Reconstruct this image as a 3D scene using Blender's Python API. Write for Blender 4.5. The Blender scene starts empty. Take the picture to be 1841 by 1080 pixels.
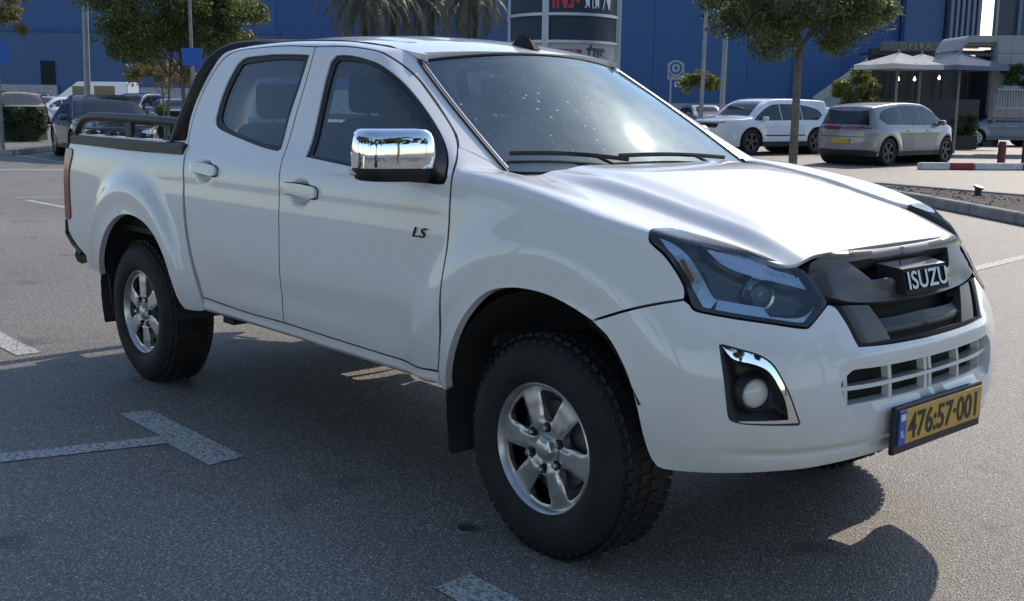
import bpy, bmesh, math, random
import numpy as np
from mathutils import Vector, Matrix
from mathutils.geometry import delaunay_2d_cdt
SC=bpy.context.scene; COL=SC.collection
random.seed(7); RNG=np.random.default_rng(7)
# ---------------- camera ----------------
cam=bpy.data.cameras.new('camera'); camo=bpy.data.objects.new('camera',cam); COL.objects.link(camo); SC.camera=camo
_f=Vector((-.734118,.656611,-.173473)); 
_y,_p,_r=math.radians(138.1927),math.radians(-9.9899),math.radians(.748)
_f=Vector((math.cos(_p)*math.cos(_y),math.cos(_p)*math.sin(_y),math.sin(_p)))
_rt=_f.cross(Vector((0,0,1))).normalized(); _up=_rt.cross(_f)
_rr=_rt*math.cos(_r)+_up*math.sin(_r); _uu=-_rt*math.sin(_r)+_up*math.cos(_r)
camo.matrix_world=Matrix(((_rr.x,_uu.x,-_f.x,2.5945),(_rr.y,_uu.y,-_f.y,-3.3312),(_rr.z,_uu.z,-_f.z,1.495),(0,0,0,1)))
cam.sensor_width=36; cam.lens=36*2033.756/1841; cam.clip_start=.05; cam.clip_end=2000
# ---------------- sky and sun ----------------
SUN=Vector((-.33,1.2,.965)).normalized()
W=bpy.data.worlds.new('World'); SC.world=W; W.use_nodes=True
_n=W.node_tree.nodes; _bg=_n['Background']; _sky=_n.new('ShaderNodeTexSky'); _sky.sky_type='NISHITA'; _sky.sun_disc=False
_sky.sun_elevation=math.asin(SUN.z); _sky.sun_rotation=math.atan2(SUN.x,SUN.y)
_sky.air_density=1.0; _sky.dust_density=.45; _sky.ozone_density=1.6
W.node_tree.links.new(_sky.outputs[0],_bg.inputs[0]); _bg.inputs[1].default_value=.13
sl=bpy.data.lights.new('sun','SUN'); sl.energy=2.55; sl.angle=math.radians(.53); sl.color=(1,.89,.75)
so=bpy.data.objects.new('sun',sl); COL.objects.link(so); so.rotation_euler=SUN.to_track_quat('Z','Y').to_euler(); so.location=(0,0,30)
SC.view_settings.view_transform='Standard'; SC.view_settings.look='None'; SC.view_settings.exposure=.72; SC.view_settings.gamma=1
SC.view_settings.use_curve_mapping=False
SC.render.engine='CYCLES'
SC.cycles.max_bounces=8; SC.cycles.transparent_max_bounces=16; SC.cycles.glossy_bounces=4
SC.cycles.sample_clamp_indirect=6
# ---------------- helpers ----------------
def mat(name,col=(.5,.5,.5),rough=.5,metal=0,spec=.5,coat=0,coat_rough=.03,emit=None,es=1.0,noise=None,bump=None,alpha=None,sheen=0):
    m=bpy.data.materials.new(name); m.use_nodes=True; nt=m.node_tree; b=nt.nodes['Principled BSDF']
    b.inputs['Base Color'].default_value=(*col,1); b.inputs['Roughness'].default_value=rough; b.inputs['Metallic'].default_value=metal
    b.inputs['Specular IOR Level'].default_value=spec; b.inputs['Coat Weight'].default_value=coat; b.inputs['Coat Roughness'].default_value=coat_rough
    if emit: b.inputs['Emission Color'].default_value=(*emit,1); b.inputs['Emission Strength'].default_value=es
    if noise or bump:
        tc=nt.nodes.new('ShaderNodeTexCoord')
    if noise:   # (scale, amount, detail [, second colour])
        n=nt.nodes.new('ShaderNodeTexNoise'); n.inputs['Scale'].default_value=noise[0]; n.inputs['Detail'].default_value=noise[2]
        nt.links.new(tc.outputs['Object'],n.inputs['Vector'])
        r=nt.nodes.new('ShaderNodeValToRGB'); r.color_ramp.elements[0].position=.35; r.color_ramp.elements[1].position=.68
        c2=noise[3] if len(noise)>3 else tuple(min(1,c*(1-noise[1])) for c in col)
        r.color_ramp.elements[0].color=(*col,1); r.color_ramp.elements[1].color=(*c2,1)
        nt.links.new(n.outputs['Fac'],r.inputs['Fac']); nt.links.new(r.outputs['Color'],b.inputs['Base Color'])
    if bump:
        n=nt.nodes.new('ShaderNodeTexNoise'); n.inputs['Scale'].default_value=bump[0]; n.inputs['Detail'].default_value=3
        nt.links.new(tc.outputs['Object'],n.inputs['Vector'])
        bp=nt.nodes.new('ShaderNodeBump'); bp.inputs['Strength'].default_value=bump[1]; bp.inputs['Distance'].default_value=bump[2] if len(bump)>2 else .01
        nt.links.new(n.outputs['Fac'],bp.inputs['Height']); nt.links.new(bp.outputs['Normal'],b.inputs['Normal'])
    return m
def glass_mat(name,tint=(.55,.6,.6),dirt=0.0,spots=0.0,ior=1.55,gcol=(.95,.97,1,1)):
    """thin automotive pane: tinted see-through + fresnel mirror + optional dust film and specks"""
    m=bpy.data.materials.new(name); m.use_nodes=True; nt=m.node_tree; nt.nodes.clear(); N=nt.nodes.new; L=nt.links.new
    out=N('ShaderNodeOutputMaterial'); tr=N('ShaderNodeBsdfTransparent'); tr.inputs[0].default_value=(*tint,1)
    gl=N('ShaderNodeBsdfGlossy'); gl.inputs['Roughness'].default_value=.015; gl.inputs[0].default_value=gcol
    fr=N('ShaderNodeFresnel'); fr.inputs[0].default_value=ior
    mx=N('ShaderNodeMixShader'); L(fr.outputs[0],mx.inputs[0]); L(tr.outputs[0],mx.inputs[1]); L(gl.outputs[0],mx.inputs[2])
    last=mx
    if dirt>0:
        g2=N('ShaderNodeBsdfGlossy'); g2.inputs['Roughness'].default_value=.06; g2.inputs[0].default_value=(.45,.50,.52,1)
        df=N('ShaderNodeBsdfDiffuse'); df.inputs[0].default_value=(.40,.57,.68,1)
        a=N('ShaderNodeMixShader'); a.inputs[0].default_value=.72; L(g2.outputs[0],a.inputs[1]); g3=N('ShaderNodeBsdfGlossy'); g3.inputs['Roughness'].default_value=.36; g3.inputs[0].default_value=(.50,.62,.66,1); a3=N('ShaderNodeMixShader'); a3.inputs[0].default_value=.24; L(df.outputs[0],a3.inputs[1]); L(g3.outputs[0],a3.inputs[2]); L(a3.outputs[0],a.inputs[2])
        tc=N('ShaderNodeTexCoord'); nz=N('ShaderNodeTexNoise'); nz.inputs['Scale'].default_value=5; nz.inputs['Detail'].default_value=6
        L(tc.outputs['Object'],nz.inputs['Vector'])
        mr=N('ShaderNodeMapRange'); mr.inputs[1].default_value=.3; mr.inputs[2].default_value=.75; mr.inputs[3].default_value=dirt*.5; mr.inputs[4].default_value=dirt*1.4
        L(nz.outputs['Fac'],mr.inputs[0]); b=N('ShaderNodeMixShader'); L(mr.outputs[0],b.inputs[0]); L(last.outputs[0],b.inputs[1]); L(a.outputs[0],b.inputs[2]); last=b
        if spots>0:
            mr.inputs[3].default_value=dirt*.6
            vo=N('ShaderNodeTexVoronoi'); vo.inputs['Scale'].default_value=26; L(tc.outputs['Object'],vo.inputs['Vector'])
            n2=N('ShaderNodeTexNoise'); n2.inputs['Scale'].default_value=2.4; n2.inputs['Detail'].default_value=2; L(tc.outputs['Object'],n2.inputs['Vector'])
            r1=N('ShaderNodeMath'); r1.operation='LESS_THAN'; L(vo.outputs['Distance'],r1.inputs[0])
            sc=N('ShaderNodeMapRange'); sc.inputs[1].default_value=.45; sc.inputs[2].default_value=.62; sc.inputs[3].default_value=0; sc.inputs[4].default_value=.17*spots
            L(n2.outputs['Fac'],sc.inputs[0]); L(sc.outputs[0],r1.inputs[1])
            d2=N('ShaderNodeBsdfDiffuse'); d2.inputs[0].default_value=(.75,.78,.78,1)
            k=N('ShaderNodeMixShader'); ml=N('ShaderNodeMath'); ml.operation='MULTIPLY'; ml.inputs[1].default_value=.55; L(r1.outputs[0],ml.inputs[0])
            L(ml.outputs[0],k.inputs[0]); L(last.outputs[0],k.inputs[1]); L(d2.outputs[0],k.inputs[2]); last=k
    L(last.outputs[0],out.inputs[0]); return m
def link(o,parent=None):
    COL.objects.link(o)
    if parent: o.parent=parent
    return o
def thing(name,label,cat,loc=(0,0,0),rotz=0,group=None):
    o=bpy.data.objects.new(name,None); COL.objects.link(o); o.location=loc; o.rotation_euler=(0,0,rotz); o.empty_display_size=.2
    o['label']=label;o['category']=cat
    if group:o['group']=group
    return o
def tag(o,label,cat,group=None):
    o['label']=label;o['category']=cat
    if group:o['group']=group
    return o
def mesh(name,V,F,m,parent=None,smooth=False,N=None,angle=None,kind=None,label=None):
    me=bpy.data.meshes.new(name); me.from_pydata([tuple(map(float,v)) for v in V],[],[tuple(map(int,f)) for f in F])
    if isinstance(m,(list,tuple)):
        for k in m: me.materials.append(k)
    elif m: me.materials.append(m)
    if smooth or N is not None:
        me.polygons.foreach_set('use_smooth',[True]*len(me.polygons))
    if N is not None: me.normals_split_custom_set_from_vertices([tuple(map(float,n)) for n in N])
    if angle: me.set_sharp_from_angle(angle=math.radians(angle))
    me.update(); o=bpy.data.objects.new(name,me); link(o,parent)
    if kind:o['kind']=kind
    if label:o['label']=label
    return o
def bmobj(name,bm,m,parent=None,smooth=False,angle=35,kind=None):
    me=bpy.data.meshes.new(name); bmesh.ops.recalc_face_normals(bm,faces=bm.faces); bm.to_mesh(me); bm.free()
    for k in (m if isinstance(m,(list,tuple)) else [m]): me.materials.append(k)
    if smooth:
        me.polygons.foreach_set('use_smooth',[True]*len(me.polygons)); me.set_sharp_from_angle(angle=math.radians(angle))
    o=bpy.data.objects.new(name,me); link(o,parent)
    if kind:o['kind']=kind
    return o
def bbox(bm,c,s,bev=0,rot=None,mi=0,seg=1):
    g=bmesh.ops.create_cube(bm,size=1); vs=g['verts']
    bmesh.ops.scale(bm,vec=s,verts=vs)
    if bev:
        es=list({e for v in vs for e in v.link_edges}); r=bmesh.ops.bevel(bm,geom=es,offset=bev,segments=seg,profile=.6,affect='EDGES'); vs=list({v for f in r['faces'] for v in f.verts}|{v for v in vs if v.is_valid})
    if rot is not None: bmesh.ops.rotate(bm,cent=(0,0,0),matrix=rot,verts=vs)
    bmesh.ops.translate(bm,vec=c,verts=vs)
    if mi:
        for f in {f for v in vs for f in v.link_faces}: f.material_index=mi
    return vs
def box(name,c,s,m,parent=None,bev=0,rot=None,smooth=False,kind=None,seg=1):
    bm=bmesh.new(); bbox(bm,c,s,bev,rot,seg=seg); return bmobj(name,bm,m,parent,smooth or bev>0,kind=kind)
def sweep(bm,path,r,n=10,closed=False,cap=True,flat=1.0,rf=None):
    """round tube along a path"""
    P=[Vector(p) for p in path]; rings=[]; up=Vector((0,0,1)); prev=None
    for i,p in enumerate(P):
        t=((P[min(i+1,len(P)-1)]-P[max(i-1,0)])).normalized()
        a=(prev-t*prev.dot(t)) if prev is not None else (up.cross(t) if abs(t.z)<.95 else Vector((1,0,0)).cross(t))
        a.normalize(); b=t.cross(a); prev=a; rr=rf(i/(len(P)-1)) if rf else (r[i] if isinstance(r,(list,tuple)) else r)
        rings.append([bm.verts.new(p+a*math.cos(k*2*math.pi/n)*rr+b*math.sin(k*2*math.pi/n)*rr*flat) for k in range(n)])
    for i in range(len(rings)-1):
        for k in range(n): bm.faces.new((rings[i][k],rings[i][(k+1)%n],rings[i+1][(k+1)%n],rings[i+1][k]))
    if cap: bm.faces.new(rings[0][::-1]); bm.faces.new(rings[-1])
def tube(name,path,r,m,parent=None,n=10,sm=0,flat=1.0,rf=None):
    if sm: path=[tuple(p) for p in catmull(path,sm)]
    bm=bmesh.new(); sweep(bm,path,r,n,flat=flat,rf=rf); return bmobj(name,bm,m,parent,True,angle=50)
def lathe(name,prof,m,parent=None,n=64,axis='Y',loc=(0,0,0),angle=30,close=False):
    """prof: list of (radius, axial)"""
    V=[];F=[];k=len(prof)
    for i in range(n):
        a=2*math.pi*i/n;ca,sa=math.cos(a),math.sin(a)
        for r,h in prof:
            V.append({'Y':(r*ca,h,r*sa),'Z':(r*ca,r*sa,h),'X':(h,r*ca,r*sa)}[axis])
    for i in range(n):
        j=(i+1)%n
        for q in range(k-1): F.append((i*k+q,j*k+q,j*k+q+1,i*k+q+1))
    bm=bmesh.new(); vs=[bm.verts.new((v[0]+loc[0],v[1]+loc[1],v[2]+loc[2])) for v in V]
    for f in F: bm.faces.new([vs[q] for q in f])
    bmesh.ops.remove_doubles(bm,verts=bm.verts,dist=1e-5)
    return bmobj(name,bm,m,parent,True,angle)
def corners_smooth(poly,step=.015,deg=38,closed=True):
    """resample a polygon: soft Catmull curves between true corners"""
    P=np.array(poly,float);n=len(P)
    d=np.roll(P,-1,0)-P;a=np.arctan2(d[:,1],d[:,0]);t=np.abs((a-np.roll(a,1)+np.pi)%(2*np.pi)-np.pi)
    c=[i for i in range(n) if t[i]>math.radians(deg)]
    if len(c)<1: c=[0]
    out=[]
    for k in range(len(c)):
        i,j=c[k],c[(k+1)%len(c)]
        if j<=i:j+=n
        seg=np.array([P[q%n] for q in range(i,j+1)])
        cur=catmull(seg,8) if len(seg)>2 else seg
        L=np.concatenate([[0],np.cumsum(np.hypot(*np.diff(cur,axis=0).T))]);m=max(1,int(round(L[-1]/step)))
        g=np.linspace(0,L[-1],m+1)[:-1]
        out.append(np.stack([np.interp(g,L,cur[:,0]),np.interp(g,L,cur[:,1])],1))
    return np.vstack(out)
def inside(pts,poly):
    x,y=pts[:,0],pts[:,1];r=np.zeros(len(pts),bool);px,py=poly[:,0],poly[:,1];j=len(poly)-1
    for i in range(len(poly)):
        c=((py[i]>y)!=(py[j]>y));
        with np.errstate(divide='ignore',invalid='ignore'):
            r^=c&(x<(px[j]-px[i])*(y-py[i])/(py[j]-py[i]+1e-15)+px[i])
        j=i
    return r
def seg_dist(pts,poly):
    d=np.full(len(pts),9.0)
    for i in range(len(poly)):
        a,b=poly[i],poly[(i+1)%len(poly)];v=b-a;t=np.clip(((pts-a)@v)/(v@v+1e-15),0,1);d=np.minimum(d,np.hypot(*(pts-a-t[:,None]*v).T))
    return d
def triangulate(outer,holes,h):
    loops=[outer]+list(holes)
    lo=outer.min(0);hi=outer.max(0)
    gx=np.arange(lo[0]+h*.5,hi[0],h);gy=np.arange(lo[1]+h*.5,hi[1],h*.9)
    G=np.array([(x+(h*.5 if k%2 else 0),y) for k,y in enumerate(gy) for x in gx]) if len(gx) and len(gy) else np.zeros((0,2))
    if len(G):
        ok=inside(G,outer)
        for q in holes: ok&=~inside(G,q)
        G=G[ok]
    if len(G):
        ok=np.ones(len(G),bool)
        for q in loops: ok&=seg_dist(G,q)>h*.45
        G=G[ok]
    vs=[];es=[]
    for q in loops:
        b=len(vs);vs+=[Vector(map(float,p)) for p in q];es+=[(b+i,b+(i+1)%len(q)) for i in range(len(q))]
    vs+=[Vector(map(float,p)) for p in G]
    r=delaunay_2d_cdt(vs,es,[],0,1e-6)
    V=np.array([tuple(v) for v in r[0]]);F=np.array([f for f in r[2] if len(f)==3],int)
    C=V[F].mean(1);ok=inside(C,outer)
    for q in holes: ok&=~inside(C,q)
    return V,F[ok]
def panel(name,surf,outer,m,parent,holes=(),off=0.0,lip=.02,h=.03,step=.014,side=-1,both=False,deg=38,mid=None,kind=None,label=None,edge_smooth=True,depthf=None):
    """a thin shell cut from a smooth surface: outline + holes in the surface's own coordinates, edges turned in by `lip`"""
    outer=corners_smooth(outer,step,deg) if edge_smooth else np.array(outer,float)
    holes=[corners_smooth(q,step,deg) if edge_smooth else np.array(q,float) for q in holes]
    V,F=triangulate(outer,holes,h)
    P,N=surf(V,off)
    if depthf is not None:
        def full(q):
            a,b=surf(q,off); return a+b*depthf(q)[:,None]
        e=.004;gu=full(V+np.array([e,0]))-full(V-np.array([e,0]));gv=full(V+np.array([0,e]))-full(V-np.array([0,e]))
        N2=np.cross(gu,gv);N2/=np.linalg.norm(N2,axis=1,keepdims=True)+1e-12;sgn=np.sign(np.einsum('ij,ij->i',N2,N));sgn[sgn==0]=1
        P=P+N*depthf(V)[:,None]; N=N2*sgn[:,None]
    Vs=[P];Ns=[N];Fs=[F];k=len(P)
    if lip:
        for li,q in enumerate([outer]+holes):
            A=.5*np.sum(q[:,0]*np.roll(q[:,1],-1)-np.roll(q[:,0],-1)*q[:,1]); sg=1 if A>0 else -1
            if li: sg=-sg
            Q,QN=surf(q,off)
            if depthf is not None: Q=Q+QN*depthf(q)[:,None]
            T=np.roll(Q,-1,0)-np.roll(Q,1,0);T/=np.linalg.norm(T,axis=1,keepdims=True)+1e-12
            O=np.cross(T,QN)*sg
            ue,uo=surf(q+np.array([1e-3,0]),off)[0]-Q,0
            ve=surf(q+np.array([0,1e-3]),off)[0]-Q
            hand=np.sign(np.mean(np.einsum('ij,ij->i',np.cross(ue,ve),QN)))or 1
            O*=hand
            n=len(q);keep=[i for i in range(n) if not(mid is not None and q[i,0]>mid-1e-4 and q[(i+1)%n,0]>mid-1e-4)]
            Vs+=[Q,Q-QN*lip];Ns+=[O,O]
            Fs.append(np.array([(k+i,k+(i+1)%n,k+n+(i+1)%n) for i in keep]+[(k+i,k+n+(i+1)%n,k+n+i) for i in keep],int).reshape(-1,3));k+=2*n
    V=np.vstack(Vs);N=np.vstack(Ns);F=np.vstack(Fs)
    def fix(V,N,F):
        fn=np.cross(V[F[:,1]]-V[F[:,0]],V[F[:,2]]-V[F[:,0]]);w=np.einsum('ij,ij->i',fn,N[F].mean(1))<0
        F=F.copy();F[w]=F[w][:,::-1];return F
    def mir(V,s): V=V.copy();V[:,1]*=s;return V
    if both:
        A,B=mir(V,-1),V;NA,NB=mir(N,-1),N
        V2=np.vstack([A,B]);N2=np.vstack([NA,NB]);F2=np.vstack([fix(A,NA,F),fix(B,NB,F)+len(V)])
        return mesh(name,V2,F2,m,parent,N=N2,kind=kind,label=label)
    V=mir(V,side);N=mir(N,side)
    return mesh(name,V,fix(V,N,F),m,parent,N=N,kind=kind,label=label)
def sym(half):
    """half outline (x, w>=0) from rear centre to front centre -> full outline"""
    return list(half)+[(a,-b) for a,b in reversed(half) if abs(b)>1e-6]
def textmesh(name,s,size,ext,m,parent=None,M=None,xs=1.0,offset=0,fn=None,align='CENTER',shear=0,spacing=1):
    cu=bpy.data.curves.new(name,'FONT'); cu.body=s; cu.size=size; cu.extrude=ext; cu.align_x=align; cu.align_y='CENTER'; cu.offset=offset; cu.shear=shear; cu.space_character=spacing
    cu.resolution_u=4
    o=bpy.data.objects.new(name+'_t',cu); COL.objects.link(o); dg=bpy.context.evaluated_depsgraph_get()
    me=bpy.data.meshes.new_from_object(o.evaluated_get(dg)); bpy.data.objects.remove(o); bpy.data.curves.remove(cu)
    me.name=name; me.materials.clear(); me.materials.append(m)
    for v in me.vertices:
        c=Vector((v.co.x*xs,v.co.y,v.co.z))
        if fn: c=Vector(fn(c))
        v.co=c
    o=bpy.data.objects.new(name,me); link(o,parent)
    if M is not None: o.matrix_local=M
    return o
def frame_mat(pos,xax,yax):
    """matrix with local x=xax, y=yax (up of the letters), z out"""
    x=Vector(xax).normalized();z=x.cross(Vector(yax)).normalized();y=z.cross(x)
    return Matrix(((x.x,y.x,z.x,pos[0]),(x.y,y.y,z.y,pos[1]),(x.z,y.z,z.z,pos[2]),(0,0,0,1)))
def dup(root,loc=None,rotz=None,label=None,group=None,scale=None,mats=None):
    r=root.copy(); COL.objects.link(r)
    if loc is not None: r.location=loc
    if rotz is not None: r.rotation_euler=(0,0,rotz)
    if scale: r.scale=scale
    if label: r['label']=label
    if group: r['group']=group
    def rec(a,b):
        for ch in list(a.children):
            c=ch.copy(); COL.objects.link(c); c.parent=b; rec(ch,c)
    rec(root,r)
    return r
# ---------- smooth body surfaces of the pickup (metres; x forward, w = half width, z up) ----------
def sstep(a,b,x):
    t=np.clip((np.asarray(x,float)-a)/(b-a),0,1);return t*t*(3-2*t)
def spl(xs,ys):
    """monotone-ish cubic through points, vectorised"""
    xs=np.array(xs,float);ys=np.array(ys,float)
    d=np.diff(ys)/np.diff(xs);m=np.zeros(len(xs));m[0]=d[0];m[-1]=d[-1]
    for i in range(1,len(xs)-1):
        m[i]=0 if d[i-1]*d[i]<=0 else 2*d[i-1]*d[i]/(d[i-1]+d[i])
    def f(x):
        x=np.clip(np.asarray(x,float),xs[0],xs[-1]);i=np.clip(np.searchsorted(xs,x)-1,0,len(xs)-2)
        h=xs[i+1]-xs[i];t=(x-xs[i])/h
        return ((1+2*t)*(1-t)**2*ys[i]+t*(1-t)**2*h*m[i]+t*t*(3-2*t)*ys[i+1]+t*t*(t-1)*h*m[i+1])
    return f
def catmull(P,n=40):
    P=np.array(P,float);Q=np.vstack([2*P[0]-P[1],P,2*P[-1]-P[-2]]);out=[]
    for i in range(1,len(Q)-2):
        a,b,c,d=Q[i-1:i+3];t=np.linspace(0,1,n,endpoint=False)[:,None]
        out.append(.5*((2*b)+(c-a)*t+(2*a-5*b+4*c-d)*t*t+(3*b-a-3*c+d)*t**3))
    return np.vstack(out+[P[-1:]])
PLAN=catmull([(-4.4,.872),(-4.0,.888),(-3.5,.902),(-3.0,.91),(-2.4,.915),(-1.6,.918),(-.8,.918),(-.3,.916),(0,.912),
  (.2,.902),(.38,.88),(.52,.845),(.64,.785),(.735,.70),(.80,.60),(.845,.47),(.875,.32),(.89,.15),(.895,0),(.89,-.15)])
_s=np.concatenate([[0],np.cumsum(np.hypot(*np.diff(PLAN,axis=0).T))])
_s-=np.interp(0,PLAN[:,0],_s)
UC=float(_s[np.argmin(np.abs(PLAN[:,1])+1*(PLAN[:,0]<.5))])      # u on the centre line of the nose
WHEELX=(0.0,-3.095)
def top_hood(x,w):
    hc=HC(x);return hc+.012*(1-sstep(.40,.50,w+.25*(x-.2)*0))-.02*sstep(.3,.9,w)+.012*sstep(.70,.83,w)
HC=spl([-.7,-.5,-.3,0,.3,.5,.62,.70,.74,.78,.9],[1.285,1.275,1.260,1.218,1.153,1.106,1.070,1.038,1.012,.97,.80])
def ws_xb(w): return -.322-.085*(w/.73)**2
def ws_xt(w): return -.978-.095*(w/.57)**2
def ws_z(t,w): return 1.245+(1.690-1.245)*t+.012*np.sin(np.pi*np.clip(t,0,1))-(.045*(w/.57)**2)*t
def top_ws(x,w):
    t=(ws_xb(w)-x)/(ws_xb(w)-ws_xt(w));return ws_z(t,w)
RC=spl([-2.9,-2.5,-2.3,-2.0,-1.6,-1.3,-1.1,-.95,-.8],[1.735,1.772,1.785,1.792,1.782,1.756,1.722,1.685,1.63])
def top_roof(x,w): return RC(x)-.045*(np.abs(w)/.6)**2.2
def top_all(x,w):
    a=np.minimum(top_ws(x,w),top_roof(x,w));return np.maximum(a,np.where(x>-.62,top_hood(x,w),0))
OFF_S=spl([.30,.44,.50,.56,.65,.80,.95,1.05,1.15,1.21,1.25,1.29,1.35,1.45,1.6,1.8],
          [.075,.060,.038,.020,.006,.000,.001,.005,.016,.030,.052,.083,.112,.152,.214,.30])
OFF_F=spl([.30,.40,.45,.52,.62,.70,.80,.90,1.0,1.1,1.3],[.10,.045,.018,.003,0,.008,.030,.068,.125,.20,.36])
def offset(u,z,x):
    b=sstep(.15,.95,u)
    o=OFF_S(z)*(1-b)+OFF_F(z)*b
    for k,cx in enumerate(WHEELX):        # wheel-arch flares
        zc=.44;d=np.hypot((x-cx)*(.98 if k else .95),(z-zc)*1.0)
        R1,R2=(.57,.72) if k==0 else (.575,.69)
        a=(.030 if k==0 else .042)*(1-sstep(R1,R2,d))
        if k==0: a=a*(1-sstep(.25,.75,u))
        o=o-a+(.012*np.exp(-((d-.50)/.035)**2))*(1 if k else 1-sstep(.2,.6,u))
    o=o+.015*sstep(.40,.6,u)*(1-sstep(.85,1.1,u))*sstep(.80,.95,z)
    # slim feature line along the doors
    o=o+.006*np.exp(-((z-1.085)/.02)**2)*sstep(-3.9,-3.0,x)*(1-sstep(-.6,-.2,x))
    # lower door scallop
    o=o+.012*np.exp(-((z-.66)/.07)**2)*sstep(-2.45,-2.1,x)*(1-sstep(-.75,-.5,x))
    return o
DU=.0125;DV=.0125;V0=.32;NV=150
def build_table(plan,s,u0,u1,top,off,zmin,vref,v0,nv,smax=.60):
    us=np.arange(u0,u1,DU);X=np.interp(us,s,plan[:,0]);Wd=np.interp(us,s,plan[:,1])
    k=np.exp(-np.linspace(-2,2,9)**2);k/=k.sum()
    def sm(a): return np.convolve(np.pad(a,4,mode='reflect',reflect_type='odd'),k,'valid')
    X=sm(X);Wd=sm(Wd)
    tx=np.gradient(X,us);tw=np.gradient(Wd,us);L=np.hypot(tx,tw);tx/=L;tw/=L
    nx,nw=tw,-tx                  # inwards
    S=np.zeros((len(us),nv));Z=np.zeros((len(us),nv));vt=np.zeros(len(us))
    vv=v0+np.arange(nv)*DV
    for i,u in enumerate(us):
        zz=np.arange(zmin,2.0,.005)
        ss=off(u,zz,X[i])
        tz=top(X[i]+nx[i]*ss,np.abs(Wd[i]+nw[i]*ss))
        m=max(3,int(np.argmax(zz>tz-.001))) if (zz>tz-.001).any() else len(zz)-1
        s1=ss[:m];z1=zz[:m]
        s2=np.arange(s1[-1]+.004,s1[-1]+smax,.005)
        z2=top(X[i]+nx[i]*s2,np.abs(Wd[i]+nw[i]*s2))
        s_=np.concatenate([s1,s2]);z=np.concatenate([z1,z2])
        L=np.concatenate([[0],np.cumsum(np.hypot(np.diff(s_),np.diff(z)))])
        lt=L[m-1]
        g=np.arange(0,L[-1],.005);s_=np.interp(g,L,s_);z=np.interp(g,L,z)
        sig=5.2;kk=np.exp(-.5*(np.arange(-15,16)/sig)**2);kk/=kk.sum()
        s_=np.convolve(np.pad(s_,15,mode='reflect',reflect_type='odd'),kk,'valid');z=np.convolve(np.pad(z,15,mode='reflect',reflect_type='odd'),kk,'valid')
        n=int((vref-zmin)/.005*1.15)
        sh=np.interp(vref,z[:n],g[:n])
        g=g-sh+vref;vt[i]=lt-sh+vref
        S[i]=np.interp(vv,g,s_);Z[i]=np.interp(vv,g,z)
    P=np.stack([X[:,None]+nx[:,None]*S,Wd[:,None]+nw[:,None]*S,Z],-1)
    du=np.gradient(P,axis=0);dv=np.gradient(P,axis=1)
    N=np.cross(du,dv);N/=np.linalg.norm(N,axis=-1,keepdims=True)+1e-12
    j=min(nv//3,30)
    if N[len(us)//3,j,1]<0:N=-N
    return us,vv,P,N,vt
class Skin:
    def __init__(self,*a,**k):
        self.us,self.vv,self.P,self.N,self.vt=build_table(*a,**k)
    def vtop(self,u): return np.interp(u,self.us,self.vt)
    def __call__(self,uv,off=0.0):
        """(u,v) on the skin -> points (x,w,z) and outward normals"""
        uv=np.atleast_2d(np.array(uv,float));nu,nv=self.P.shape[:2]
        a=np.clip((uv[:,0]-self.us[0])/DU,0,nu-1.001);b=np.clip((uv[:,1]-self.vv[0])/DV,0,nv-1.001)
        i=a.astype(int);j=b.astype(int);fa=(a-i)[:,None];fb=(b-j)[:,None]
        def g(T): return (T[i,j]*(1-fa)*(1-fb)+T[i+1,j]*fa*(1-fb)+T[i,j+1]*(1-fa)*fb+T[i+1,j+1]*fa*fb)
        P=g(self.P);N=g(self.N);N/=np.linalg.norm(N,axis=1,keepdims=True)
        return P+N*(np.reshape(off,(-1,1)) if np.ndim(off) else off),N
body=Skin(PLAN,_s,-4.3,UC+.06,top_all,offset,.30,.75,V0,NV)
def hfield(F):
    def s(xw,off=0.0):
        xw=np.atleast_2d(xw);x,w=xw[:,0],xw[:,1];e=.004;a=np.abs
        P=np.stack([x,w,F(x,a(w))],1)
        N=np.stack([-(F(x+e,a(w))-F(x-e,a(w)))/(2*e),-(F(x,a(w+e))-F(x,a(w-e)))/(2*e),np.ones(len(x))],1)
        N/=np.linalg.norm(N,axis=1,keepdims=True)
        return P+N*(np.reshape(off,(-1,1)) if np.ndim(off) else off),N
    return s
hood=hfield(top_hood);roof=hfield(top_roof)
def wshield(tw,off=0.0):
    """t 0..1 from cowl to roof, w across"""
    tw=np.atleast_2d(tw)
    def f(t,w):
        return np.stack([ws_xb(w)+(ws_xt(w)-ws_xb(w))*t,w,ws_z(t,w)],1)
    t,w=tw[:,0],tw[:,1];e=.004;P=f(t,w);a=f(t+e,w)-f(t-e,w);b=f(t,w+e)-f(t,w-e);N=np.cross(a,b);N/=np.linalg.norm(N,axis=1,keepdims=True)
    N=np.where(N[:,2:3]<0,-N,N);return P+N*off,N
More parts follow.
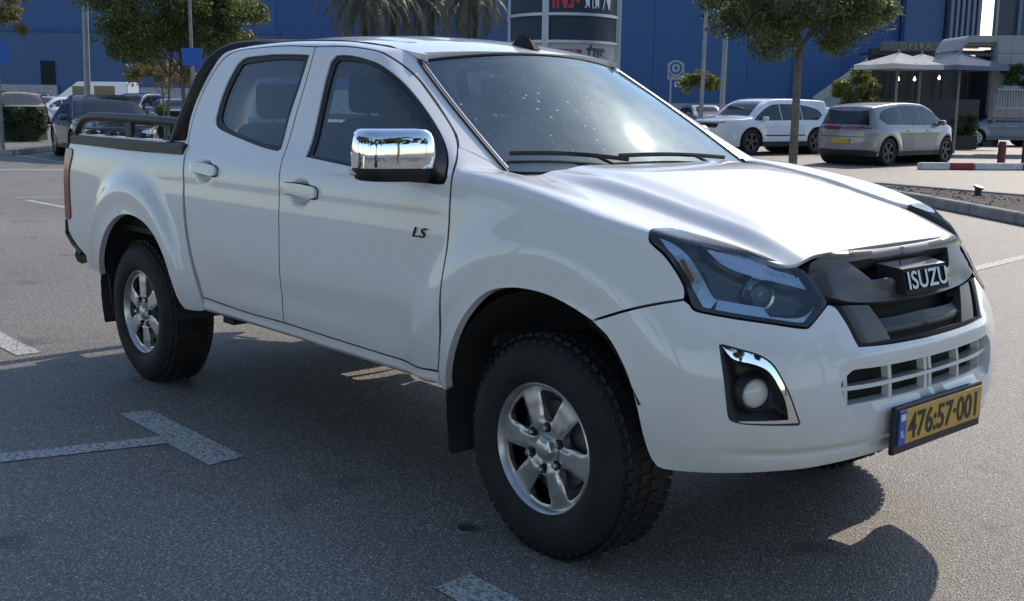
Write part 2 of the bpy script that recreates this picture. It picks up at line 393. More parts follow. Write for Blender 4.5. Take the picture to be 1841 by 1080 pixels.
# ---------------- materials ----------------
def paint(name,col,rough=.28,metal=0,dust=True):
    m=mat(name,col,.45,metal,.15,coat=1,coat_rough=.02); nt=m.node_tree; b=nt.nodes['Principled BSDF']
    if dust:
        tc=nt.nodes.new('ShaderNodeTexCoord'); n=nt.nodes.new('ShaderNodeTexNoise'); n.inputs['Scale'].default_value=3.5; n.inputs['Detail'].default_value=7
        nt.links.new(tc.outputs['Object'],n.inputs['Vector'])
        r=nt.nodes.new('ShaderNodeMapRange'); r.inputs[1].default_value=.42; r.inputs[2].default_value=.75; r.inputs[3].default_value=.02; r.inputs[4].default_value=.05
        nt.links.new(n.outputs['Fac'],r.inputs[0]); nt.links.new(r.outputs[0],b.inputs['Coat Roughness'])
        sx=nt.nodes.new('ShaderNodeSeparateXYZ'); nt.links.new(tc.outputs['Object'],sx.inputs[0])
        lo=nt.nodes.new('ShaderNodeMapRange'); lo.inputs[1].default_value=.85; lo.inputs[2].default_value=.40; lo.inputs[3].default_value=0; lo.inputs[4].default_value=.85
        nt.links.new(sx.outputs['Z'],lo.inputs[0]); ml=nt.nodes.new('ShaderNodeMath'); ml.operation='MULTIPLY'; nt.links.new(lo.outputs[0],ml.inputs[0]); nt.links.new(n.outputs['Fac'],ml.inputs[1])
        mx=nt.nodes.new('ShaderNodeMix'); mx.data_type='RGBA'; mx.inputs[6].default_value=(*col,1); mx.inputs[7].default_value=(.42,.37,.30,1)
        nt.links.new(ml.outputs[0],mx.inputs[0]); nt.links.new(mx.outputs[2],b.inputs['Base Color'])
        n2=nt.nodes.new('ShaderNodeTexNoise'); n2.inputs['Scale'].default_value=1.6; n2.inputs['Detail'].default_value=1; nt.links.new(tc.outputs['Object'],n2.inputs['Vector'])
        bp=nt.nodes.new('ShaderNodeBump'); bp.inputs['Strength'].default_value=.16; bp.inputs['Distance'].default_value=.006; nt.links.new(n2.outputs['Fac'],bp.inputs['Height']); nt.links.new(bp.outputs['Normal'],b.inputs['Normal']); nt.links.new(bp.outputs['Normal'],b.inputs['Coat Normal'])
    return m
M={}
M['white']=paint('white_paint',(.765,.76,.76))
M['black']=mat('black_plastic',(.015,.016,.017),.5,noise=(30,.3,3))
M['blackmatte']=mat('black_coated_steel',(.014,.014,.015),.5,spec=.35,coat=.1,coat_rough=.3,bump=(60,.15,.002))
M['rubber']=mat('rubber_seal',(.012,.012,.013),.55)
M['gun']=mat('gunmetal_plastic',(.095,.090,.090),.42,.2,spec=.35,coat=.1,coat_rough=.3,noise=(8,.15,3))
M['void']=mat('dark_cavity',(.008,.008,.009),.8)
M['cavgrey']=mat('underbody_grey',(.035,.034,.033),.75,noise=(6,.5,5))
M['chrome']=mat('chrome',(.86,.87,.89),.035,1)
M['satin']=mat('satin_metal',(.55,.55,.56),.28,1)
M['alloy']=mat('alloy_wheel',(.60,.59,.58),.33,.85,coat=.5,coat_rough=.1,noise=(14,.25,4))
M['alloy_dark']=mat('dark_barrel',(.18,.18,.185),.5,.5)  # wheel barrel in a darker tone than the rim face
def tyre_mat():
    m=mat('tyre_rubber',(.013,.013,.014),.7,spec=.3,noise=(9,.0,5,(.022,.021,.020)),bump=(140,.25,.002)); return m
M['tyre']=tyre_mat()
M['glass']=glass_mat('tinted_glass',(.70,.78,.80),.03)
M['wsglass']=glass_mat('windscreen_glass',(.78,.88,.88),.085,1.0,1.65,(.72,.90,1,1))
M['lens']=glass_mat('headlamp_cover',(.86,.90,.92),.04)
M['fog']=mat('frosted_lens',(.62,.62,.58),.25,coat=1,spec=.6)
M['red']=mat('red_lens',(.34,.010,.02),.25,coat=.3,noise=(25,.6,2))
M['amber']=mat('amber_reflector',(.45,.16,.08),.3,coat=.5)
M['hlblack']=mat('lamp_housing',(.060,.075,.090),.25,coat=.4)
M['hlchrome']=mat('lamp_chrome',(.68,.73,.77),.2,1,bump=(60,.22,.004))
M['seat']=mat('seat_fabric',(.085,.09,.10),.9,noise=(20,.4,3))
M['headliner']=mat('headliner',(.42,.41,.39),.95)
M['dash']=mat('dashboard',(.05,.052,.055),.7,bump=(150,.3,.002))
M['plate']=mat('plate_yellow',(.62,.34,.045),.4,coat=.3,noise=(18,.18,3))
M['ink']=mat('plate_ink',(.012,.012,.012),.5)
M['blue']=mat('plate_blue',(.03,.09,.42),.4)
M['white_flat']=mat('white_print',(.75,.75,.76),.5)
M['bedliner']=mat('bedliner',(.02,.02,.021),.7)
M['alu']=mat('aluminium_track',(.72,.73,.74),.35,.6)
# ---------------- the pickup ----------------
truck=thing('pickup_truck','white double cab pickup with black roll bar and chrome mirrors filling the foreground','pickup truck',(0,0,0))
BS=[(-1.590,.552),(-1.588,.67),(-1.579,.80),(-1.577,.95),(-1.583,1.08),(-1.600,1.19),(-1.622,1.27),(-1.645,1.35),(-1.656,1.45),(-1.662,1.56),(-1.672,1.66),(-1.688,1.772)]
AS=[(-.504,.545),(-.484,.60),(-.466,.70),(-.453,.813),(-.450,.95),(-.450,1.064),(-.458,1.17),(-.477,1.24),(-.513,1.312),(-.572,1.392),(-.636,1.455),(-.721,1.518),(-.81,1.575),(-.905,1.634),(-.985,1.680),(-1.075,1.716),(-1.159,1.736),(-1.285,1.756),(-1.464,1.770)]
g=.004
door_f=[(-1.587,.552)]+[(-1.21,.546),(-.83,.542)]+AS+[(a+g,b) for a,b in reversed(BS)]
CS=[(-2.325,.560),(-2.345,.631),(-2.385,.735),(-2.425,.86),(-2.452,1.0),(-2.470,1.11),(-2.500,1.235),(-2.560,1.33),(-2.590,1.42),(-2.586,1.53),(-2.548,1.65),(-2.480,1.735),(-2.385,1.772),(-2.24,1.782)]
door_r=[(a-g,b) for a,b in BS]+[(-1.95,1.785)]+CS[::-1]+[(-1.95,.548)]
win_f=[(-1.455,1.272),(-1.478,1.40),(-1.500,1.516),(-1.520,1.62),(-1.527,1.70),(-1.500,1.728),(-1.431,1.729),(-1.324,1.717),(-1.18,1.689),(-1.069,1.656),(-.975,1.617),(-.877,1.565),(-.770,1.500),(-.668,1.428),(-.585,1.358),(-.531,1.298),(-.497,1.24),(-.500,1.218),(-.525,1.211),(-.62,1.212),(-.831,1.225),(-1.09,1.245)]
glass_f=[(-1.425,1.288),(-1.448,1.40),(-1.468,1.502),(-1.486,1.61),(-1.492,1.69),(-1.470,1.708),(-1.328,1.700),(-1.19,1.672),(-1.075,1.640),(-.974,1.598),(-.879,1.547),(-.775,1.478),(-.715,1.43),(-.665,1.262),(-.849,1.248),(-1.105,1.264)]
win_r=[(-2.367,1.425),(-2.380,1.519),(-2.372,1.611),(-2.340,1.700),(-2.282,1.733),(-2.14,1.742),(-1.983,1.745),(-1.735,1.736),(-1.712,1.72),(-1.704,1.60),(-1.703,1.45),(-1.690,1.36),(-1.673,1.300),(-1.690,1.288),(-1.80,1.297),(-1.952,1.318),(-2.216,1.361),(-2.325,1.388)]
glass_r=[(-2.330,1.438),(-2.342,1.52),(-2.334,1.60),(-2.305,1.682),(-2.262,1.707),(-1.971,1.722),(-1.752,1.714),(-1.738,1.60),(-1.736,1.465),(-1.722,1.385),(-1.706,1.316),(-1.80,1.322),(-1.961,1.340),(-2.206,1.381),(-2.290,1.406)]
head=[(.410,1.105),(.400,1.14),(.396,1.19),(.402,1.235),(.418,1.252),(.445,1.252),(.583,1.190),(.710,1.147),(.832,1.101),(.979,1.048),(1.000,1.033),(1.018,.992),(1.043,.94),(1.038,.928),(.962,.876),(.938,.869),(.813,.886),(.630,.906),(.575,.916),(.556,.935),(.534,.983),(.503,1.024),(.461,1.069),(.424,1.095)]
archF=[(-.470,.475),(-.455,.52),(-.424,.596),(-.386,.680),(-.333,.765),(-.263,.838),(-.190,.882),(-.100,.904),(-.005,.910),(.092,.902),(.184,.878),(.264,.846)]
archB=[(.264,.846),(.318,.806),(.363,.748),(.398,.683),(.423,.601),(.438,.512),(.452,.447),(.472,.416)]
def off_gap(p,d): return p
W_DITCH=.592
def v_at_w(u,w,lo=1.5,hi=2.1):
    vs=np.linspace(lo,hi,61);P,_=body(np.stack([np.full(61,u),vs],1));return float(np.interp(-w,-P[:,1],vs))
ditch=[(u,v_at_w(u,W_DITCH if u<-1.3 else W_DITCH-.035*sstep(-1.3,-1.0,u))) for u in (-2.40,-2.2,-2.0,-1.8,-1.6,-1.4,-1.25,-1.12,-1.03)]
def ws_w(t): return .688-.118*t+.012*np.sin(np.pi*t)
# windscreen edge expressed on the side skin
def wedge(t):
    w=float(ws_w(t)); P=wshield([[t,w]])[0][0]
    u=P[0];
    for _ in range(6):
        v=v_at_w(u,w,1.2,2.05);Q=body([[u,v]])[0][0];u+=P[0]-Q[0]
    return (u,v_at_w(u,w,1.2,2.05))
WE=[wedge(t) for t in (.97,.85,.7,.55,.4,.25,.12,.03)]
def two(name,*a,**k):
    r=[]
    for s in (-1,1): r.append(panel(name,*a,side=s,**k))
    return r
doors=[]
def bowl(q,u,v): return -.030*np.exp(-(((q[:,0]-u)/.066)**2+((q[:,1]-v)/.048)**2)**3)
for s in (-1,1):
    d=panel('door',body,door_f,M['white'],truck,holes=[win_f],lip=.03,side=s,h=.02,depthf=lambda q:bowl(q,-1.42,1.118))
    panel('window_seal',body,win_f,M['rubber'],d,holes=[glass_f],off=-.007,lip=.03,h=.05,side=s)
    panel('window_glass',body,[(a*1.0,b) for a,b in glass_f],M['glass'],d,off=-.013,lip=0,h=.05,side=s)
    # mirror base sail
    panel('mirror_sail',body,[(-.665,1.262),(-.715,1.43),(-.668,1.418),(-.59,1.352),(-.54,1.295),(-.51,1.24),(-.52,1.222),(-.63,1.225)],M['black'],d,off=.001,lip=.02,h=.04,side=s)
    hd=panel('door_handle',body,[(-1.555,1.118),(-1.557,1.142),(-1.53,1.151),(-1.42,1.153),(-1.31,1.149),(-1.290,1.135),(-1.290,1.108),(-1.315,1.101),(-1.42,1.106),(-1.53,1.109)],M['white'],d,off=.020,lip=.014,h=.02,side=s,deg=18,depthf=lambda q:-.004*np.abs((q[:,0]+1.42)/.13)**8)
    panel('handle_shade_gap',body,[(-1.561,1.114),(-1.561,1.146),(-1.53,1.156),(-1.42,1.158),(-1.31,1.153),(-1.284,1.139),(-1.284,1.104),(-1.315,1.096),(-1.42,1.101),(-1.53,1.104)],M['rubber'],d,off=.003,lip=0,h=.02,side=s,deg=18,depthf=lambda q:bowl(q,-1.42,1.118)*.85)  # dark sheet standing in for the shade behind the handle
    doors.append(d)
    d=panel('door',body,door_r,M['white'],truck,holes=[win_r],lip=.03,side=s,h=.02,depthf=lambda q:bowl(q,-2.27,1.160))
    panel('window_seal',body,win_r,M['rubber'],d,holes=[glass_r],off=-.007,lip=.03,h=.05,side=s)
    panel('window_glass',body,glass_r,M['glass'],d,off=-.013,lip=0,h=.05,side=s)
    panel('door_handle',body,[(-2.400,1.160),(-2.402,1.184),(-2.375,1.193),(-2.27,1.195),(-2.17,1.189),(-2.145,1.176),(-2.145,1.149),(-2.17,1.142),(-2.27,1.147),(-2.37,1.151)],M['white'],d,off=.020,lip=.014,h=.02,side=s,deg=18,depthf=lambda q:-.004*np.abs((q[:,0]+2.27)/.13)**8)
    panel('handle_shade_gap',body,[(-2.405,1.156),(-2.406,1.188),(-2.375,1.198),(-2.27,1.200),(-2.17,1.194),(-2.139,1.180),(-2.139,1.145),(-2.17,1.137),(-2.27,1.142),(-2.37,1.146)],M['rubber'],d,off=.003,lip=0,h=.02,side=s,deg=18,depthf=lambda q:bowl(q,-2.27,1.160)*.85)  # same dark sheet, painting the shade behind the rear handle
    doors.append(d)
    # cab frame: C pillar strip, roof rail, A pillar
    cab=[(-2.492,1.236),(-2.522,1.236),(-2.585,1.335),(-2.622,1.42),(-2.622,1.53),(-2.590,1.65),(-2.535,1.745),(-2.470,1.80)]+ditch+WE+[(-.425,1.44),(-.50,1.425),(-.572,1.405),(-.638,1.469)]+[(a+.003,b+.011) for a,b in AS[11:]][1:]+[(-1.69,1.780),(-1.95,1.793),(-2.24,1.790)]+[(-2.395,1.780),(-2.490,1.742),(-2.556,1.655),(-2.594,1.535),(-2.598,1.42),(-2.567,1.327)]
    panel('pillar_and_roof_rail',body,cab,M['white'],truck,lip=.035,h=.03,side=s,step=.012)
    # gutter strip
    fen=[(-.494,.545),(-.496,.478)]+archF+[(.262,.854),(.380,.899),(.466,.928),(.533,.945),(.528,.975),(.498,1.018),(.456,1.062),(.418,1.09),(.403,1.105),(.393,1.14),(.389,1.19),(.395,1.24),(.413,1.260),(.395,1.285),(.377,1.306),(.305,1.343),(.182,1.392),(.10,1.402),(.024,1.409),(-.142,1.421),(-.300,1.424),(-.36,1.432),(-.425,1.435),(-.50,1.418),(-.572,1.400)]
    fen+=[(a+.010,b) for a,b in AS[:9][::-1]]
    panel('fender',body,fen,M['white'],truck,lip=.03,side=s,step=.012)
    rock=[(-2.335,.552),(-2.34,.49),(-1.93,.478),(-1.45,.474),(-1.04,.472),(-.64,.474),(-.500,.476),(-.499,.536),(-.83,.535),(-1.21,.539),(-1.59,.544),(-1.95,.541)]
    r_=panel('rocker_panel',body,rock,M['white'],truck,lip=.05,side=s,depthf=lambda q:.012*np.exp(-((q[:,1]-.505)/.02)**2)-.02*sstep(.49,.47,q[:,1]))
    bed=[(-4.03,1.238),(-2.513,1.238),(-2.488,1.11),(-2.462,.876),(-2.415,.72),(-2.375,.60),(-2.362,.53),(-2.366,.486),(-2.413,.474),(-2.501,.476),(-2.539,.515),(-2.570,.618),(-2.635,.732),(-2.727,.813),(-2.851,.874),(-3.005,.900),(-3.14,.887),(-3.267,.836),(-3.370,.758),(-3.450,.660),(-3.505,.56),(-3.52,.515),(-3.60,.535),(-3.80,.60),(-3.95,.665),(-4.03,.72),(-4.03,.785),(-3.985,.786),(-3.962,.805),(-3.968,.975),(-3.966,1.084),(-3.940,1.140),(-3.942,1.19),(-3.975,1.199),(-4.03,1.20)]
    panel('bed_side',body,bed,M['white'],truck,lip=.03,side=s,step=.012)
    panel('tail_light',body,[(-4.055,1.195),(-3.98,1.194),(-3.947,1.186),(-3.945,1.14),(-3.971,1.084),(-3.973,.975),(-3.967,.81),(-3.99,.791),(-4.055,.79)],M['red'],truck,off=.006,lip=.05,h=.03,side=s)
for s in (-1,1):
    d_=doors[0 if s<0 else 2];e_=doors[1 if s<0 else 3]
    for nm,pts,par in (('door_seal',BS,d_),('door_seal',[(a+.004,b) for a,b in AS[:10]],d_),('door_seal',[(a,b+.006) for a,b in AS[10:]]+[(-1.68,1.776)],d_),('door_seal',[(-1.69,1.777),(-1.95,1.789)]+[(a-.003,b+.004) for a,b in CS[::-1]],e_),('door_seal',[(-.505,.541),(-.83,.5385),(-1.21,.5425),(-1.59,.548),(-1.95,.5445),(-2.33,.556)],d_)):
        q=catmull(pts,6);tube(nm,[tuple(np.array([1,s,1])*p) for p in body(q,-.0065)[0]],.0062,M['void'],par,n=5)
# number of the trim level on the right front door
def on_body(u,v,off=0,s=-1):
    P,N=body([[u,v]],off);p=P[0];n=N[0];return Vector((p[0],s*p[1],p[2])),Vector((n[0],s*n[1],n[2]))
p_,n_=on_body(-.63,1.03,.001)
textmesh('badge_letter','LS',.052,.0018,M['void'],doors[0],frame_mat((-.612,p_.y-.003,1.030),(1,0,0),(0,-.05,1)),xs=1.5,offset=.0002,shear=.35,spacing=1.1)
# hood
HS=[(-.355,.683),(-.156,.681),(.008,.677),(.157,.669),(.27,.664),(.345,.660),(.380,.664),(.42,.660),(.482,.637),(.573,.600),(.624,.574),(.668,.536),(.688,.500),(.690,.44),(.690,.30),(.688,0)]
HB=[(-.265,0),(-.272,.2),(-.300,.42),(-.335,.60)]
def crease_d(q):
    x=q[:,0];w=np.abs(q[:,1]);cw=.520-.055*sstep(-.2,.7,x)
    e=.016*(1-sstep(0,.085,w-cw))*(1-.75*sstep(.45,.68,x))*sstep(-.30,-.05,x)-.016*sstep(0,.085,w-cw)-.004*sstep(.65,.70,x)**2
    return e
panel('hood',hood,sym(HB+HS),M['white'],truck,lip=.014,h=.016,depthf=crease_d,deg=42)
panel('hood_gap',hood,sym([(.60,0),(.60,.45),(.66,.49),(.708,.50),(.708,0)]),M['void'],truck,off=-.035,lip=.02,h=.05)
# roof
rf=[(-2.50,0),(-2.50,.55),(-2.44,W_DITCH-.012),(-1.8,W_DITCH-.010),(-1.3,W_DITCH-.012),(-1.10,.566),(-1.035,.545)]
def ws_top_x(w): return float(wshield([[1.0,w]])[0][0][0])-.012
rf+=[(ws_top_x(w),w) for w in (.54,.4,.2,0)]
def ribs(q):
    x=q[:,0];w=q[:,1];return -.006*(np.exp(-((np.abs(w)-.20)/.03)**2)+np.exp(-((np.abs(w)-.42)/.03)**2))*sstep(-1.2,-1.4,x)*sstep(-2.45,-2.3,x)
panel('roof',roof,sym(rf),M['white'],truck,lip=.03,h=.035,depthf=ribs)
for s in (-1,1):
    tube('roof_gutter',[tuple(np.array([1,s,1])*(body([[u,v+.012]],-.004)[0][0])) for u,v in ditch],.009,M['rubber'],truck,n=6)
# windscreen
ts=np.linspace(.02,.985,9)
wsg=[(0.0,0)]+[(0.0,.3),(0.005,.6)]+[(float(t),float(ws_w(t))-.012) for t in ts]+[(1.0,.50),(1.0,.25),(1.0,0)]
wo=[(a,b) for a,b in wsg]; full=wo+[(a,-b) for a,b in reversed(wo) if b>0]
wsh=panel('windscreen',wshield,full,M['wsglass'],truck,off=.001,lip=0,h=.05,deg=60)
def inset(t,w,d): return (t,w)
inner=[(.14,0),(.145,.3),(.17,.56),(.2,.605)]+[(float(t),float(ws_w(t))-.045) for t in (.35,.5,.65,.8,.9)]+[(.955,.50),(.965,.25),(.965,0)]
inn=inner+[(a,-b) for a,b in reversed(inner) if b>0]
panel('windscreen_frit',wshield,[(a,b*.999) for a,b in full],M['rubber'],wsh,holes=[inn],off=-.004,lip=0,h=.05,deg=60)
for s in (-1,1):
    tube('windscreen_trim',[tuple(np.array([1,s,1])*wshield([[t,ws_w(t)-.004]],.004)[0][0]) for t in np.linspace(.0,1.0,14)],.0065,M['rubber'],wsh,n=6)
    tube('windscreen_trim',[tuple(np.array([1,s,1])*wshield([[t,ws_w(t)-.017]],.004)[0][0]) for t in np.linspace(.03,.98,14)],.0045,M['satin'],wsh,n=6)
tube('windscreen_trim',[tuple(wshield([[.995,w]],.002)[0][0]) for w in np.linspace(-.54,.54,20)],.006,M['rubber'],wsh,n=6)
# cowl
cb=[(0.02,0),(.02,.4),(.02,.66)]
V=[];F=[]
n=24
for i in range(n+1):
    w=-.67+1.34*i/n; a=wshield([[.0,w]],-.003)[0][0]; b=hood([[-.26-.075*(w/.6)**2,w]],-.022)[0][0]
    V+=[a,(a[0]*.5+b[0]*.5,w,min(a[2],b[2])-.012),b]
for i in range(n): F+=[(3*i,3*i+3,3*i+4,3*i+1),(3*i+1,3*i+4,3*i+5,3*i+2)]
mesh('cowl',V,F,M['black'],truck,smooth=True)
# wipers
def wiper(w0,w1,t0,t1,name='wiper'):
    pts=[]
    for k in np.linspace(0,1,12):
        w=w0+(w1-w0)*k;t=t0+(t1-t0)*k+.018*math.sin(math.pi*k);pts.append(tuple(wshield([[t,w]],.020)[0][0]))
    o=tube(name,pts,.0048,M['black'],wsh,n=6,flat=1.9)
    mid=pts[6]; base=tuple(wshield([[-.02,w0*.45+w1*.55+.18]],.01)[0][0])
    tube('wiper_arm',[base,(mid[0]*.6+base[0]*.4,mid[1]*.6+base[1]*.4,mid[2]*.6+base[2]*.4+.015),mid],.006,M['blackmatte'],o,n=6)
    return o
wiper(-.62,-.12,.115,.045); wiper(-.15,.50,.075,.030)
# sticker + mirror inside the screen
panel('toll_tag',wshield,[(.735,-.175),(.745,-.115),(.605,-.112),(.600,-.155)],mat('tag_white',(.62,.68,.62),.5),wsh,off=-.012,lip=.02,h=.05)
bm=bmesh.new(); bbox(bm,(-.98,0,1.56),(.03,.24,.07),.015,seg=2); sweep(bm,[(-.97,0,1.58),(-.92,0,1.63)],.012,8); bmobj('interior_mirror',bm,M['black'],truck,True)
# antenna
bm=bmesh.new(); z=roof([[-1.12,.05]])[0][0][2]
vs=[bm.verts.new(v) for v in [(-1.19,.02,z+.004),(-1.19,.08,z+.004),(-1.04,.075,z-.014),(-1.04,.025,z-.014),(-1.155,.045,z+.052),(-1.155,.055,z+.052),(-1.105,.052,z+.046),(-1.105,.048,z+.046)]]
for f in [(0,1,2,3),(0,1,5,4),(1,2,6,5),(2,3,7,6),(3,0,4,7),(4,5,6,7)]: bm.faces.new([vs[i] for i in f])
bmesh.ops.bevel(bm,geom=list(bm.edges),offset=.004,segments=2,affect='EDGES'); bmobj('roof_antenna',bm,M['void'],truck,True)
# ---------------- front bumper and grille ----------------
seamB=[(.533,.937),(.466,.919),(.380,.890),(.262,.845)]
def UCp(v): return (UC,v)
intake_top=[(1.048,.690),(1.054,.700),(1.081,.718),(1.107,.728),(1.20,.726),(1.35,.7245)]
bmp=seamB+archB[1:]+[(.515,.410),(.686,.423),(.839,.436),(.982,.440),(1.195,.450),(1.35,.455),(UC,.457),(UC,.588),(1.292,.586),(1.10,.590),(1.079,.598),(1.060,.640)]+intake_top+[(UC,.724),(UC,.783),(1.307,.785),(1.206,.788),(1.128,.792),(1.117,.821),(1.103,.857),(1.085,.892),(1.068,.918),(1.045,.926),(.966,.870),(.938,.861),(.813,.879),(.630,.899),(.570,.909),(.552,.926)]
fog=[(.655,.815),(.664,.818),(.706,.809),(.765,.795),(.797,.781),(.821,.763),(.842,.732),(.869,.681),(.891,.628),(.908,.588),(.903,.581),(.843,.583),(.742,.586),(.706,.592),(.691,.610),(.676,.706)]
def bump_depth(q):
    u,v=q[:,0],q[:,1]
    d=-.010*np.exp(-((v-.487)/.014)**2)*sstep(.60,.8,u)
    d+=.012*np.exp(-((v-.765)/.03)**2)*sstep(1.0,1.15,u)
    return d
bump=panel('front_bumper',body,bmp,M['white'],truck,holes=[fog],lip=.045,h=.022,both=True,mid=UC,depthf=bump_depth,step=.012)
for s in (-1,1):
    # fog lamp pocket
    fb=panel('fog_lamp_bezel',body,fog,M['black'],bump,off=-.003,lip=.0,h=.012,side=s,step=.01,depthf=lambda q:-.045*sstep(0,.05,seg_dist(q,np.array(fog,float))))
    panel('fog_lamp_trim',body,[(.664,.812),(.706,.803),(.765,.789),(.797,.774),(.817,.757),(.837,.728),(.864,.677),(.886,.624),(.900,.590),(.742,.591),(.72,.596),(.868,.601),(.856,.655),(.832,.705),(.812,.735),(.790,.752),(.755,.764),(.70,.776)],M['chrome'],fb,off=.002,lip=.012,h=.03,side=s)
    C,Nn=body([[.775,.672]],-.035);c0=Vector((C[0][0],s*C[0][1],C[0][2]));ax=Vector((.93,-s*-.30,0)).normalized();ax=Vector((.90,s*.40,0)).normalized()
    rot=ax.to_track_quat('Z','Y').to_matrix().to_4x4()
    o=lathe('fog_lamp',[(0,.016),(.02,.014),(.035,.008),(.043,-.002),(.046,-.012)],M['fog'],fb,n=36,axis='Z'); o.matrix_local=Matrix.Translation(c0)@rot
    o=lathe('fog_lamp_ring',[(.044,-.02),(.045,.004),(.050,.008),(.058,-.002),(.066,-.02)],M['black'],fb,n=36,axis='Z'); o.matrix_local=Matrix.Translation(c0)@rot
    # headlight
    hc=np.array(corners_smooth(head,.012))
    hb=panel('headlight',body,head,M['hlblack'],truck,off=-.006,lip=0,h=.02,side=s,step=.01,depthf=lambda q:-.060*sstep(0,.05,seg_dist(q,hc)))
    panel('headlight_cover',body,head,M['lens'],hb,off=.002,lip=.0,h=.03,side=s)
    rim_in=[(.430,1.105),(.418,1.14),(.414,1.19),(.421,1.228),(.445,1.236),(.583,1.177),(.832,1.088),(.970,1.038),(.985,1.026),(1.002,.985),(1.025,.942),(.957,.889),(.935,.881),(.813,.898),(.630,.918),(.584,.926),(.570,.945),(.548,.992),(.515,1.034),(.472,1.078),(.437,1.102)]
    panel('headlight_rim',body,head,M['rubber'],hb,holes=[rim_in],off=-.001,lip=.01,h=.03,side=s)
    panel('chrome_strip',body,[(.428,1.135),(.476,1.114),(.548,1.054),(.622,.959),(.642,.95),(.619,.922),(.596,.924),(.52,1.024),(.454,1.097)],M['hlchrome'],hb,off=-.012,lip=.02,h=.02,side=s)
    panel('amber_reflector',body,[(.505,1.058),(.517,1.062),(.560,1.000),(.549,.993)],M['amber'],hb,off=-.009,lip=.01,h=.02,side=s)
    panel('light_strip',body,[(.539,1.169),(.577,1.18),(.839,1.083),(.985,1.028),(1.010,.979),(.89,1.012),(.649,1.060)],M['hlchrome'],hb,off=-.014,lip=.03,h=.012,side=s)
    panel('chrome_strip',body,[(.642,.950),(.798,.935),(.824,.906),(.943,.900),(1.010,.932),(.962,.893),(.940,.885),(.819,.900),(.635,.920)],M['hlchrome'],hb,off=-.012,lip=.02,h=.02,side=s)
    C,Nn=body([[.815,.985]],-.05);c0=Vector((C[0][0],s*C[0][1],C[0][2]));ax=Vector((.95,s*.30,.05)).normalized();rot=ax.to_track_quat('Z','Y').to_matrix().to_4x4()
    o=lathe('projector_lens',[(0,.028),(.018,.024),(.028,.014),(.034,0)],mat('projector_glass',(.25,.32,.38),.05,coat=1,spec=1) if s<0 else bpy.data.materials['projector_glass'],hb,n=32,axis='Z'); o.matrix_local=Matrix.Translation(c0)@rot
    o=lathe('projector_ring',[(.034,-.01),(.036,.012),(.044,.014),(.058,-.004)],M['hlchrome'],hb,n=32,axis='Z'); o.matrix_local=Matrix.Translation(c0)@rot
# grille
gb=panel('grille_backing',body,[(1.0,1.055),(1.045,.93),(1.12,.79),(UC,.782),(UC,1.12),(1.2,1.10)],M['void'],truck,off=-.075,lip=0,h=.05,both=True,mid=UC)
up=[(1.040,1.064),(1.12,1.079),(1.25,1.088),(1.40,1.094),(UC,1.096),(UC,.910),(1.40,.913),(1.318,.916),(1.231,.921),(1.142,.930),(1.090,.940),(1.048,.952),(1.012,1.030),(1.02,1.055)]
hole=[(1.195,1.056),(1.30,1.060),(UC,1.066),(UC,.952),(1.445,.950),(1.400,.955),(1.372,.982),(1.315,.988),(1.272,.988),(1.235,1.020)]
upn=[(1.040,1.064),(1.12,1.079),(1.25,1.088),(1.40,1.094),(UC,1.096),(UC,1.064),(1.30,1.058),(1.195,1.054),(1.235,1.020),(1.272,.988),(1.315,.986),(1.352,.984),(1.385,.962),(1.42,.950),(UC,.948),(UC,.910),(1.40,.913),(1.318,.916),(1.231,.921),(1.142,.930),(1.090,.940),(1.048,.952),(1.014,1.030),(1.02,1.055)]
def gdep(q):
    u,v=q[:,0],q[:,1]
    d=.010*sstep(1.055,1.075,v)*0+.020*np.exp(-((v-1.078)/.014)**2)
    d+=-.012*np.exp(-((v-.945)/.03)**2)*sstep(1.05,1.2,u)
    d+=.022*np.exp(-(((u-1.35)/.045)**2+((v-.970)/.022)**2))
    d+=-.022*sstep(1.075,1.045,u)*sstep(.945,.96,v)*sstep(1.045,1.025,v)
    return d
gr=panel('grille',body,upn,M['gun'],truck,off=.006,lip=.05,h=.015,both=True,mid=UC,depthf=gdep,step=.01,deg=30)
for s_ in (-1,1): panel('grille_strut',body,[(1.100,.924),(1.128,.86),(1.150,.794),(1.300,.789),(1.268,.85),(1.228,.914)],M['gun'],gr,off=-.006,lip=.05,h=.02,side=s_,depthf=lambda q:-.022*sstep(1.16,1.10,q[:,0]+(q[:,1]-.86)*.45)+0*q[:,0],deg=30)
panel('grille_frame',body,[(1.046,.930),(1.100,.920),(1.125,.862),(1.150,.800),(UC,.800),(UC,.786),(1.206,.791),(1.133,.796),(1.121,.823),(1.107,.859),(1.089,.894),(1.070,.921)],M['void'],gr,off=-.004,lip=.06,h=.02,both=True,mid=UC,deg=30)
panel('grille_blade',body,[(1.235,.895),(1.30,.87),(UC,.872),(UC,.800),(1.29,.800)],M['black'],gr,off=-.030,lip=.03,h=.03,both=True,mid=UC,depthf=lambda q:.02*np.exp(-((q[:,1]-.835)/.02)**2))
